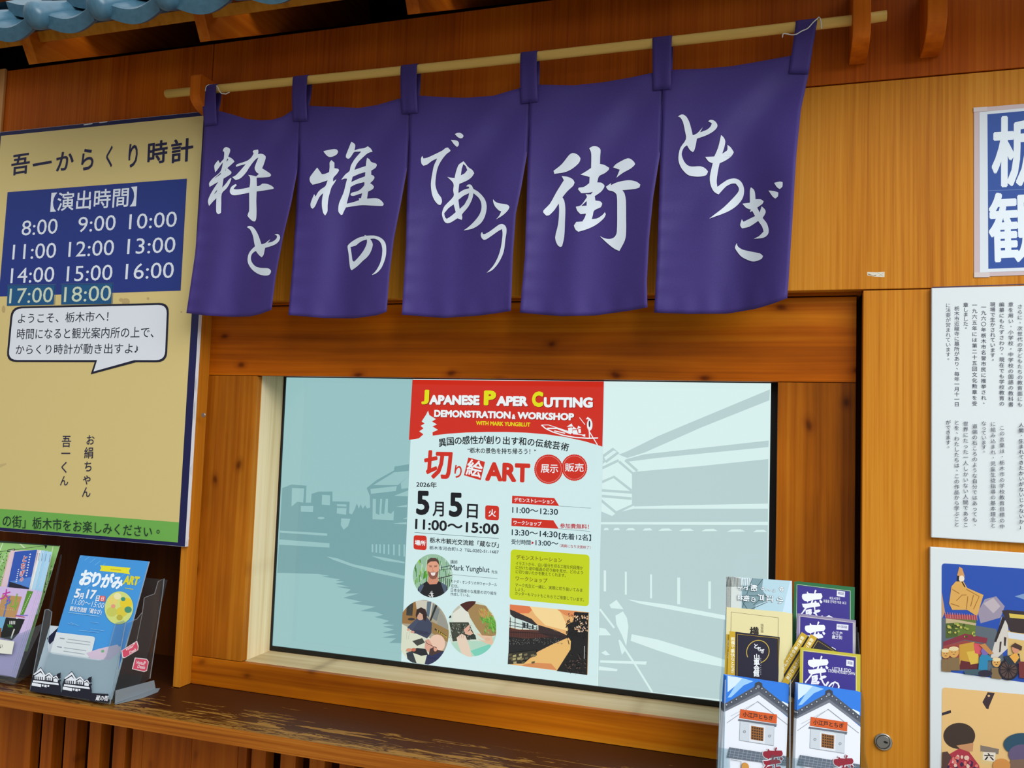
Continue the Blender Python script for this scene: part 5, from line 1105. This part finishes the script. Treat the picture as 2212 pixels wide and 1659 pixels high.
# pale photograph leaflet, its title lying on its side
def sideways(g):
    g.poly(S2('140,80 660,120 660,420 140,400'), (176, 206, 218)); g.poly(S2('640,100 660,100 660,420 560,420 600,250'), (196, 220, 236))
    g.poly(S2('140,80 230,96 230,420 140,420'), (206, 214, 210)); g.poly(S2('320,106 410,112 400,200 440,260 430,300 350,330 320,420 235,420 240,120'), (120, 150, 158))
    for k in range(6): g.line(S2('%d,100 %d,170' % (242 + k * 14, 238 + k * 14)), 7, (226, 236, 238))
    for s in ('322,110 240,350', '235,180 330,190', '240,250 440,258', '330,330 430,240', '240,300 320,420', '410,112 360,180', '250,390 430,310'): g.line(S2(s), 5, (60, 84, 92))
    for k in range(9): g.line([(150 + k * 9, 95 + k * 2), (142 + k * 10, 180)], 4, (70, 78, 76))
    R = math.pi / 2
    for c, x, y, s in (('ゆ', 560, 200, 44), ('っ', 500, 212, 36), ('く', 448, 205, 38), ('り', 404, 195, 36), ('小', 548, 290, 56), ('江', 462, 278, 60), ('戸', 392, 268, 56), ('の', 330, 285, 46), ('船', 335, 190, 56), ('で', 268, 188, 46), ('街', 272, 275, 52), ('下', 222, 188, 44), ('並', 222, 268, 46)): g.ch(c, x, y, s, (64, 88, 100), 0.055, R); g.ch(c, x, y, s, (236, 244, 246), 0.022, R)
a_s = pk((150, 95), 1.728)
leaflet('photo_leaflet', 'pale blue-grey photo leaflet with sideways writing, topmost in the left column of the rack', 'leaflet', a_s, zk, (150, 98), (645, 132), 0.15, 0.0006, (176, 206, 218), sideways, 4, 'pale photo leaflet in the pack behind the topmost one, left column of the rack', 0.0026, 'pale photo leaflets', (-0.0026, 0.0002))
# purple town leaflets in three languages
def purple(edge, inner, ox, oy, small, box, sl, two=None):
    def f(g):
        T = lambda pts: [(x + ox, y + oy) for x, y in pts]
        g.poly(T([(0, 0), (480, 60), (482, 420), (-5, 400)]), edge); g.poly(T([(26, 28), (452, 80), (452, 420), (20, 420)]), inner)
        g.line(T([(16, 420), (21, 22), (458, 76), (458, 420)]), 3, (226, 226, 210))
        brush_kura(g, ox - 14, oy + 23, 0.3373, (232, 234, 244), inner)
        q = box; g.poly(T([(q[0], q[1]), (q[2], q[1] + 9), (q[2] - 2, q[3] + 8), (q[0] - 2, q[3])]), (224, 226, 236)); g.text(small, q[0] + 8 + ox, q[3] - 14 + oy, q[2] - 10 + ox, q[3] - 7 + oy, (q[3] - q[1]) * .5, (90, 84, 140), 0.01)
        for tx, a, b, c, d, h in sl: g.text(tx, a + ox, b + oy, c + ox, d + oy, h, (232, 232, 244), 0.012)
    return f
PUR = (50, 38, 132)
g_s = pk((715, 675), 1.668)
leaflet('town_leaflet', 'purple leaflet with yellow border and English lettering, right column of the rack', 'leaflet', g_s, zk, (713, 676), (1195, 736), 0.13, 0.0006, (190, 178, 50),
        purple((190, 178, 50), PUR, 713, 676, '英語', (376, 98, 436, 148), [('LITTLE EDO', 262, 184, 415, 200, 26), ('STOREHOUSETOWN', 228, 200, 446, 226, 24)]), 3, 'yellow-edged purple leaflet in the pack behind the English one, right column of the rack', 0.0018, 'yellow-edged purple leaflets', (0.0008, 0.0006))
e_s = pk((690, 395), 1.708)
leaflet('town_leaflet', 'purple leaflet with grey border and Chinese lettering, middle of the right column', 'leaflet', e_s, zk, (688, 396), (1150, 452), 0.13, 0.0006, (140, 130, 160),
        purple((140, 130, 160), PUR, 688, 396, '中国語', (322, 86, 418, 132), [('小江户', 284, 178, 368, 184, 34), ('藏之街', 284, 208, 368, 214, 30)]), 4, 'pink-edged leaflet in the pack behind the purple Chinese one, right column of the rack', 0.0018, 'purple Chinese leaflets', (0.0011, 0.0002))
d_s = pk((665, 130), 1.742)
leaflet('town_leaflet', 'purple leaflet with green border and Korean lettering, topmost in the right column', 'leaflet', d_s, zk, (664, 138), (1140, 188), 0.13, 0.0006, (22, 104, 56),
        purple((22, 104, 56), PUR, 664, 138, '韓国語', (348, 72, 414, 118), [('에도시대의', 288, 146, 372, 152, 24), ('유물을 간직한 작은 보고', 236, 168, 424, 188, 24)]), 4, 'green-edged leaflet in the pack behind the Korean one, right column of the rack', 0.0022, 'green-edged leaflets', (0.0012, 0.0008))
# two booklets tipped over in front of the Chinese leaflet
def tipped(ax, ay):
    def f(g):
        dx, dy = V((0.842, 0.54)), V((-0.529, 0.848)); o = V((ax, ay)); P_ = lambda u, v: tuple(o + dx * u + dy * v)
        g.poly([P_(-5, -5), P_(420, -5), P_(420, 600), P_(-5, 600)], (24, 20, 34)); g.poly([P_(0, 0), P_(60, 0), P_(60, 600), P_(0, 600)], GOLD)
        g.line([P_(76, 600), P_(76, 16), P_(400, 16)], 4, GOLD)
        for i, c in enumerate('絢爛で豪快なとちぎの山車'): p_ = P_(30, 40 + i * 33); g.ch(c, p_[0], p_[1], 34, (240, 236, 206), 0.02, 0.57)
    return f
for k, (x, y, D, lb) in enumerate(((725, 548, 1.694, 'tipped-over black booklet with gold spine, left one of the leaning pair'), (800, 565, 1.688, 'tipped-over black booklet with gold spine just behind the English purple leaflet'))):
    s_ = pk((x, y), D)
    leaflet('black_booklet', lb, 'booklet', s_, zk, (x, y), (x + 0.842 * 340, y + 0.54 * 340), 0.112, 0.002, (24, 20, 34), tipped(x, y), down=1)

# the clear tiered rack itself
rk = thing('leaflet_rack', 'clear plastic tiered rack full of leaflets at the right end of the shelf', 'rack', V((0.0, 1.66 - YW, EYE + ZSHELF)))
rx0, rx1 = at(1558, 1560, 1.62).x - 0.004, at(1864, 1580, 1.62).x + 0.004
rxm = (at(1704, 1560, 1.62).x + at(1714, 1560, 1.62).x) / 2
def plate(name, pts, nrm, t, mat=ACRYL, par=None):
    n_ = len(pts); nrm = V(nrm) * t; a = [V(p) for p in pts]; vs = a + [p + nrm for p in a]
    return obj(name, vs, [tuple(range(n_)), tuple(range(n_, 2 * n_))[::-1]] + [(i, i + n_, (i + 1) % n_ + n_, (i + 1) % n_) for i in range(n_)], mat, par)
zs = EYE + ZSHELF
for px_ in (1556, 1566, 1706):  # pale strips drawn in as highlights on the rack's upright edges
    a_ = at(px_, 1468, 1.630); plate('edge_highlight', [(a_.x, 1.578 - YW, zs + .004), (a_.x, 1.630 - YW, a_.z), (a_.x + .0022, 1.630 - YW, a_.z), (a_.x + .0022, 1.578 - YW, zs + .004)], (0, -1, 0), 0.002, ACRYL_EDGE, rk)
plate('base_plate', [(rx0, 1.585 - YW, zs + .0005), (rx1, 1.585 - YW, zs + .0005), (rx1, 1.78 - YW, zs + .0005), (rx0, 1.78 - YW, zs + .0005)], (0, 0, 1), 0.003, ACRYL, rk)
plate('back_panel', [(rx0, 1.742 - YW, zs + .004), (rx1, 1.742 - YW, zs + .004), (rx1, 1.772 - YW, zs + .30), (rx0, 1.772 - YW, zs + .30)], (0, 1, 0), 0.003, ACRYL, rk)
for x in (rx0 - .002, rx1):
    plate('side_panel', [(x, 1.585 - YW, zs + .004), (x, 1.590 - YW, zs + .10), (x, 1.64 - YW, zs + .105), (x, 1.655 - YW, zs + .19), (x, 1.70 - YW, zs + .20), (x, 1.772 - YW, zs + .29), (x, 1.742 - YW, zs + .004)], (1, 0, 0), 0.002, ACRYL, rk)
for x0_, x1_ in ((rx0, rxm - .001), (rxm + .001, rx1)):
    w_ = x1_ - x0_
    plate('pocket_front', [(x0_, 1.577 - YW, zs + .004), (x0_, 1.598 - YW, zs + .095), (x0_ + w_ * .16, 1.598 - YW, zs + .095), (x0_ + w_ * .2, 1.585 - YW, zs + .04), (x1_ - w_ * .3, 1.585 - YW, zs + .04), (x1_ - w_ * .26, 1.598 - YW, zs + .095), (x1_, 1.598 - YW, zs + .095), (x1_, 1.577 - YW, zs + .004)], (0, -1, 0), 0.0015, ACRYL, rk)

# ---------------------------------------------------------------- clear stand with the sky-blue flyers
zh = zoom(0, 1150, 460, 1499)
def hp(p): return (zh[0] + p[0] * zh[2], zh[1] + p[1] * zh[2])
def Dfor(p, z): r = ray(*p); return z / (r.z / r.y)
pb = hp((766, 1205)); Db = Dfor(pb, ZSHELF + 0.006); pt_ = hp((1046, 205))
rb_, rt_ = ray(*pb), ray(*pt_); Dtp = Db * (rb_.x / rb_.y) / (rt_.x / rt_.y)
zt2 = Dtp * rt_.z / rt_.y; LN = math.degrees(math.atan2(Dtp - Db, zt2 - ZSHELF))
fs_ = leaning(pb[0], pb[1], Db, LN)
stand = thing('flyer_stand', 'clear plastic flyer stand holding the sky-blue flyers at the left end of the shelf', 'stand', at(*hp((480, 1190)), Db))
g = G(fs_, zh, lift=0.0)
g.slab(S2('213,1112 318,545 340,542 366,560 334,800 340,840 370,856 700,903 735,895 752,870 815,640 872,622 885,640 772,1210'), -0.0015, ACRYL); g.o = 0.0003; g.line(S2('213,1112 318,545 340,542 366,560 334,800 340,840 370,856 700,903 735,895 752,870 815,640 872,622 885,640 772,1210'), 6, ACRYL_EDGE); g.build('front_panel', stand)  # pale rim line draws in the highlights along the panel edge
SX = G(fs_, zh).pt((772, 1208), 0).x
side = Surf((SX, 0, 0), (1, 0, 0))
g = G(side, zh, lift=0.0); sp2 = S2('772,1206 880,640 960,610 1000,560 1012,460 1050,445 1085,432 1110,345 1152,325 1142,420 1052,1030'); g.slab(sp2, -0.0012, ACRYL); g.o = 0.0014; g.line(sp2[:10], 5, ACRYL_EDGE); g.line(sp2[8:], 7, ACRYL_EDGE); g.line(S2('1000,560 960,760'), 4, ACRYL_EDGE); g.build('side_panel', stand)  # rim lines here are drawn-in edge highlights as well
flange = [G(side, zh).pt(p, 0.002) for p in S2('808,1112 1078,1040 1088,1098 803,1203')]
plate('foot_strip', flange, (1, 0, 0), 0.0012, ACRYL_EDGE, stand)
hs = Surf((0, 0, zs + 0.0008), (0, 0, 1)); g = G(hs, zh, lift=0.0)
g.slab(S2('803,1203 1088,1102 1126,1100 1112,1124 1010,1165 812,1212'), -0.0012, ACRYL_EDGE); g.build('foot_flange', stand)
def house(ox, oy, g):
    T = lambda s: [(x + ox, y + oy) for x, y in S2(s)]
    NB = (14, 16, 34); WW = (224, 228, 234)
    g.poly(T('225,1075 225,1040 240,1000 292,948 330,1010 350,980 375,1012 405,1005 432,985 430,1010 400,1040 425,1050 432,1085 432,1150 215,1118'), NB)
    for s in ('238,1000 292,955 325,1008 318,1020 292,975 245,1005', '322,1005 352,985 378,1015 372,1022 350,998 326,1012', '375,1022 400,1008 420,1032 414,1038 398,1018 380,1030', '246,1012 290,985 320,1018 318,1040 246,1034', '326,1020 350,1005 372,1024 370,1045 326,1040', '380,1034 398,1026 412,1040 410,1055 380,1050', '238,1040 415,1062 418,1076 236,1054', '230,1058 295,1068 292,1090 228,1078', '300,1070 312,1072 310,1086 298,1084', '318,1072 334,1075 332,1092 316,1088', '340,1074 352,1076 350,1088 338,1086'): g.poly(T(s), WW)
    for k in range(5): g.line([(252 + k * 13 + ox, 1014 + oy + k), (251 + k * 13 + ox, 1036 + oy + k)], 6, NB)
    for k in range(3): g.line([(332 + k * 13 + ox, 1022 + oy + k), (331 + k * 13 + ox, 1042 + oy + k)], 6, NB)
    for x, y in ((416, 1000), (422, 1022), (424, 1045)): g.poly(ell(x + ox, y + oy, 12, 7, 12, -.5), NB)
for k, (ox, oy) in enumerate(((0, 0), (218, 28))):
    g = G(fs_, zh, lift=0.0018); house(ox, oy, g)
    if k: g.poly(S2('640,1130 768,1138 768,1198 632,1184'), (14, 16, 34)); g.text('蔵の街', 676, 1184, 764, 1188, 36, (230, 232, 236), 0.02)
    o = g.build('decal', stand); o['label'] = 'navy and white decal of storehouses'
PK = (224, 84, 112)
for q, c_ in ((((850, 832), (960, 762), (972, 800), (968, 828), (870, 886), (856, 880)), (910, 822, -.52)), (((945, 880), (1030, 890), (1043, 910), (1030, 975), (1010, 982), (924, 962)), (983, 932, .14))):
    g = G(side, zh, lift=0.0018)
    g.poly(list(q), (240, 232, 234)); cx = sum(p[0] for p in q) / 6; cy_ = sum(p[1] for p in q) / 6; g.poly([(cx + (x - cx) * .9, cy_ + (y - cy_) * .88) for x, y in q], PK)
    s_, c2_ = math.sin(c_[2]), math.cos(c_[2]); X0, Y0 = c_[0], c_[1]
    for tx, dy, w, h in (('Visitor', -2, 66, 22), ('Deals', 26, 54, 22)):
        g.text(tx, X0 - w / 2 * c2_ - dy * s_ + (dy > 0) * 8, Y0 - w / 2 * s_ + dy * c2_, X0 + w / 2 * c2_ - dy * s_ + (dy > 0) * 8, Y0 + w / 2 * s_ + dy * c2_, h, (246, 236, 240), 0.02)
    g.poly(ell(X0 + 32 * c2_, Y0 + 32 * s_ - 24, 7, 7, 10), (246, 220, 226))
    o = g.build('sticker', stand); o['label'] = 'pink tag-shaped sticker'
bk_ = Back(fs_, 0.085)
g = G(bk_, zh, lift=0); a = G(fs_, zh).pt((213, 1112), 0); x0_ = a.x
pts = []
for x, zz in ((x0_, zs + .004), (SX - .002, zs + .004), (SX - .002, zs + .26), (x0_, zs + .26)):
    t_ = (V((0, 0, zz)) - bk_.p).dot(bk_.n); y_ = bk_.p.y + ((bk_.p.z - zz) * bk_.n.z) / bk_.n.y * 1.0
    pts.append((x, y_, zz))
plate('back_panel', pts, (0, 1, 0), 0.0012, ACRYL, stand)
def sky(g):
    g.poly(S2('540,150 1060,195 760,1220 180,1120'), (62, 146, 214))
    for k in range(14): g.line([(560 + 36 * (k % 12), 180 + 17 * k), (600 + 36 * (k % 12), 150 + 17 * k)], 2, (130, 190, 230))
    g.poly(S2('705,232 755,236 870,246 920,250 908,272 915,296 860,286 750,276 703,270 714,250'), (230, 220, 40)); g.line([(778, 260), (852, 266)], 10, (206, 186, 40))
    for i, c in enumerate('おりがみ'): g.ch(c, 606 + i * 74, 322 + i * 11, 96 - i * 5, (236, 244, 248), 0.05)
    g.text('ART', 864, 366, 972, 376, 62, (216, 206, 40), 0.06); g.line(S2('880,392 940,402'), 4, (216, 206, 40))
    g.text('5', 519, 460, 556, 463, 62, WHITE, 0.035); g.ch('月', 578, 448, 36, WHITE, 0.03); g.text('17', 604, 466, 668, 472, 62, WHITE, 0.035); g.ch('日', 690, 465, 36, WHITE, 0.03)
    g.poly(rquad([(706, 446), (746, 449), (742, 488), (702, 484)], 8), (220, 90, 90)); g.ch('日', 724, 468, 26, WHITE, 0.01)
    g.text('11:00～15:00', 506, 505, 730, 536, 36, (206, 228, 244), 0.0); g.text('観光交流館「蔵なび」', 490, 553, 714, 580, 34, WHITE, 0.02); g.line([(484, 564), (704, 592)], 5, (130, 186, 226))
    g.poly(ell(840, 532, 100, 116, 36, .1), (206, 214, 120))
    for x, y, r_, c in ((800, 480, 34, (226, 206, 110)), (890, 500, 44, (226, 200, 40)), (860, 560, 40, (214, 196, 60)), (790, 560, 38, (196, 196, 90)), (830, 450, 26, (230, 224, 170)), (905, 545, 26, (70, 140, 110)), (870, 470, 16, (60, 140, 120)), (800, 520, 16, (226, 150, 120)), (845, 600, 22, (180, 170, 60))): g.poly(ell(x, y, r_, r_ * .9, 14), c)
    for s in ('500,635 560,660', '640,630 700,640', '480,640 520,650', '640,680 740,695', '560,690 700,705'): g.line(S2(s), 4, (110, 176, 226))
    g.poly(rquad([(372, 700), (676, 736), (640, 884), (330, 838)], 22), (212, 220, 222))
    g.poly(S2('180,1120 330,838 640,884 700,850 860,800 800,1220'), (190, 200, 206)); g.poly(S2('610,850 700,820 830,790 860,830 780,900 640,890'), (206, 186, 206)); g.poly(S2('715,830 735,826 738,844 718,848'), (110, 170, 120))
    for y, a, b in ((752, 480, 640), (772, 470, 640), (812, 455, 610), (836, 450, 600)): g.line([(a, y), (b, y + 22)], 5, (150, 160, 168))
    for x, y in ((425, 745), (405, 805)): g.line([(x, y), (x + 34, y + 5)], 7, (130, 140, 150))
wl_ = Back(fs_, 0.016)
def whitep(g): g.poly(S2('150,700 420,560 420,1200 150,1200'), (216, 222, 230)); g.poly(S2('330,745 420,660 420,720 350,790'), (22, 26, 60)); g.line(S2('262,770 285,815 300,812'), 9, (22, 26, 60)); g.line(S2('285,815 268,835'), 9, (22, 26, 60))
leaflet('white_leaflet', 'white leaflet with a few navy strokes peeping out left of the sky-blue flyers', 'leaflet', wl_, zh, (352, 655), (560, 676), 0.12, 0.0004, (216, 222, 230), whitep)
fl_s = Back(fs_, 0.006)
leaflet('blue_flyer', 'sky-blue flyer with a yellow ribbon and egg-shaped picture, front of the clear stand', 'flyer', fl_s, zh, (564, 162), (1048, 206), (G(fl_s, zh).pt((1048, 206), 0).z - zs - 0.012) / math.cos(math.radians(LN)), 0.0004, (206, 216, 222), sky, 5, 'sky-blue flyer in the pack behind the front one in the clear stand', 0.0012, 'sky-blue flyers', (-0.0006, 0.0003))

# ---------------------------------------------------------------- the stand at the picture's left edge
zm = zoom(0, 1160, 160, 781)
def mp_(p): return (zm[0] + p[0] * zm[2], zm[1] + p[1] * zm[2])
pb2 = mp_((150, 1560)); Db2 = Dfor(pb2, ZSHELF + 0.002); ps = leaning(pb2[0], pb2[1], Db2, LN)
st2 = thing('brochure_stand', 'clear plastic brochure stand cut by the left edge of the picture', 'stand', at(*pb2, Db2))
g = G(ps, zm, lift=0.0); g.slab(S2('-420,1000 60,1060 250,1005 445,915 450,930 150,1562 -480,1440'), -0.0015, ACRYL); g.build('front_panel', st2)
SX2 = G(ps, zm).pt((150, 1560), 0).x; sd2 = Surf((SX2, 0, 0), (1, 0, 0))
g = G(sd2, zm, lift=0.0); g.slab(S2('150,1560 445,920 500,830 640,180 650,200 420,1380'), -0.0012, ACRYL); g.build('side_panel', st2)
g = G(ps, zm, lift=0.0019); g.poly(S2('-60,1072 158,1102 131,1238 -80,1218'), (226, 226, 210)); g.text('い', 2, 1172, 26, 1176, 40, (30, 30, 30), 0.02); o = g.build('label_card', st2); o['label'] = 'small white card label'
def lilac(g):
    g.poly(S2('-300,480 460,570 150,1570 -400,1460'), (206, 184, 224))
    g.poly(S2('25,608 232,630 166,852 -30,836'), (184, 142, 92)); g.poly(S2('290,565 352,574 244,832 212,822'), (86, 140, 44))
    for i in range(11): g.line([(322 - i * 9, 604 + i * 19), (316 - i * 9, 615 + i * 19)], 6, (214, 228, 190))
    for s, w in (('28,602 110,580', 14), ('70,550 66,600 40,640 0,655', 14), ('62,610 90,650 122,690', 15), ('70,660 88,672', 12)): g.line(S2(s), w, (190, 56, 160))
    for s, w in (('80,640 112,628', 10), ('50,720 110,690', 10), ('100,640 72,700', 9), ('72,700 60,760 28,880', 11), ('84,660 70,680', 8), ('104,670 96,690', 8)): g.line(S2(s), w, (70, 110, 200))
    for s, w in (('184,598 150,740', 13), ('126,660 108,728 172,742', 12), ('190,690 150,780', 12)): g.line(S2(s), w, (120, 176, 60))
    for k in range(8): g.poly(ell(20 + k * 19, 758 + k * 2, 4, 3, 8), (226, 216, 160))
    g.poly(S2('60,846 264,868 202,1010 130,1090 0,1060'), (22, 24, 24)); g.poly(S2('-100,820 66,846 20,1000 -100,980'), (110, 170, 206)); g.poly(S2('-100,950 20,960 10,1060 -100,1040'), (130, 80, 50)); g.line(S2('165,828 296,826'), 9, (130, 120, 206)); g.line(S2('165,830 262,846'), 8, (190, 60, 70))
    for k in range(4): g.line([(108 + k * 17, 886), (106 + k * 17, 922)], 9, (214, 216, 210))
    for k in range(6): g.line([(80 + k * 9, 920 + k * 2), (92 + k * 9, 952)], 5, (70, 150, 60))
    g.line(S2('155,970 140,1010 120,1070'), 14, (206, 206, 196)); g.poly(ell(182, 858, 12, 6, 10), (226, 226, 216)); g.poly(S2('-100,1060 60,1080 60,1250 -120,1240'), (176, 160, 196))
l_s = Back(ps, 0.006)
leaflet('lilac_leaflet', 'lilac leaflet with coloured brush characters in the left-edge stand', 'leaflet', l_s, zm, (-260, 494), (398, 562), 0.208, 0.0006, (206, 184, 224), lilac, 3, 'plain lilac leaflet in the pack behind the one with coloured brush characters', 0.0016, 'lilac leaflets', (0.004, -0.0012))
def blueb(g):
    g.poly(S2('80,130 400,120 330,560 80,540'), (44, 84, 176)); g.poly(S2('100,470 200,500 330,550 330,600 80,600'), (30, 34, 50)); g.poly(S2('100,470 330,420 330,540 200,500'), (80, 130, 206))
    for c, x, y, s in (('と', 262, 232, 58), ('ち', 244, 308, 56), ('ぎ', 234, 384, 54), ('の', 230, 448, 40)): g.ch(c, x, y, s, (236, 236, 240), 0.08); g.ch(c, x, y, s, (190, 50, 70), 0.025)
    for i in range(9): g.line([(326 - i * 5, 176 + i * 28), (318 - i * 5, 190 + i * 28)], 9, (226, 230, 240)); g.line([(310 - i * 5, 182 + i * 28), (330 - i * 5, 186 + i * 28)], 5, (226, 230, 240))
    for i in range(7): g.line([(204 - i * 4, 338 + i * 21), (197 - i * 4, 350 + i * 21)], 7, (226, 230, 240)); g.line([(190 - i * 4, 343 + i * 21), (206 - i * 4, 347 + i * 21)], 4, (226, 230, 240))
m_s = Back(ps, 0.020)
leaflet('town_booklet', 'blue booklet with red and white lettering in the left-edge stand', 'booklet', m_s, zm, (156, 156), (392, 134), 0.16, 0.0016, (44, 84, 176), blueb)
def strip(col, tcol):
    def f(g):
        g.poly(S2('60,100 640,100 560,700 0,700'), col)
    return f
for k, (x, y, c, lb) in enumerate(((412, 136, (224, 196, 206), 'pink-edged booklet standing just right of the blue booklet'), (434, 138, (230, 232, 230), 'white-edged booklet second to the right of the blue booklet'), (468, 140, (176, 214, 236), 'pale blue booklet third to the right of the blue booklet'), (505, 146, (160, 206, 234), 'pale blue booklet fourth to the right of the blue booklet'), (548, 154, (170, 212, 238), 'pale blue booklet farthest right of the blue booklet'))):
    s_ = Back(ps, 0.0225 + k * 0.0022)
    def dr(g, c=c, x=x, y=y):
        g.poly(S2('-60,100 640,100 560,700 -60,700'), c)
        for q_ in range(9): g.line([(x - 16 - q_ * 1.6, y + 34 + q_ * 9), (x - 17 - q_ * 1.6, y + 39 + q_ * 9)], 7, (40, 60, 120) if c[2] > 220 else (120, 70, 80))
        for q_ in range(8): g.line([(x - 70 - q_ * 1.7, y + 330 + q_ * 10), (x - 71 - q_ * 1.7, y + 335 + q_ * 10)], 7, (60, 90, 150))
    leaflet('town_booklet', lb, 'booklet', s_, zm, (x - 300, y + 8), (x, y), 0.16, 0.0012, c, dr)
for k, (x, y, c, lb) in enumerate(((136, 152, (206, 216, 140), 'yellow-green booklet edge showing just left of the blue booklet'), (108, 160, (226, 200, 170), 'peach booklet edge showing second left of the blue booklet'))):
    s_ = Back(ps, 0.0360 + k * 0.0022)
    leaflet('town_booklet', lb, 'booklet', s_, zm, (x - 16, y + 6), (x + 200, y - 4), 0.16, 0.0012, c)
def gmap(g):
    g.poly(S2('-300,20 640,80 420,900 -300,880'), (150, 200, 118))
    for s, w in (('0,140 40,40', 9), ('205,64 262,120', 12), ('0,480 50,360 80,300', 9), ('0,300 60,180', 5), ('560,100 520,330 480,560', 8), ('540,420 440,760', 8), ('530,350 600,300', 7), ('-100,200 40,260', 8)): g.line(S2(s), w, (216, 232, 196))
    g.line(S2('-60,164 110,140 500,88'), 4, (20, 26, 20)); g.poly(S2('470,92 500,92 482,126'), (20, 26, 20)); g.poly(S2('82,134 158,122 156,144 76,158'), (30, 36, 30)); g.poly(S2('90,140 150,130 148,138 86,148'), (190, 200, 170))
    for k in range(30): g.poly(ell(rnd.uniform(0, 80), rnd.uniform(170, 520), 4, 6, 7), (50, 70, 50))
    for k in range(20): y = rnd.uniform(300, 900); g.poly(ell(545 - (y - 300) * .24 + rnd.uniform(-30, 18), y, 4, 6, 7), (40, 60, 44))
    g.poly(S2('530,370 560,360 555,430 522,430'), (60, 140, 70)); g.poly(S2('-300,0 640,76 636,98 -300,40'), (26, 46, 34))
    for k in range(7): g.poly(ell(60 + k * 106, 40 + k * 8.5, 3, 3, 7), (220, 226, 216))
p_s = Back(ps, 0.052)
leaflet('green_map', 'green town map sheet standing at the back of the left-edge stand', 'map', p_s, zm, (-200, 22), (632, 92), 0.27, 0.0006, (150, 200, 118), gmap)
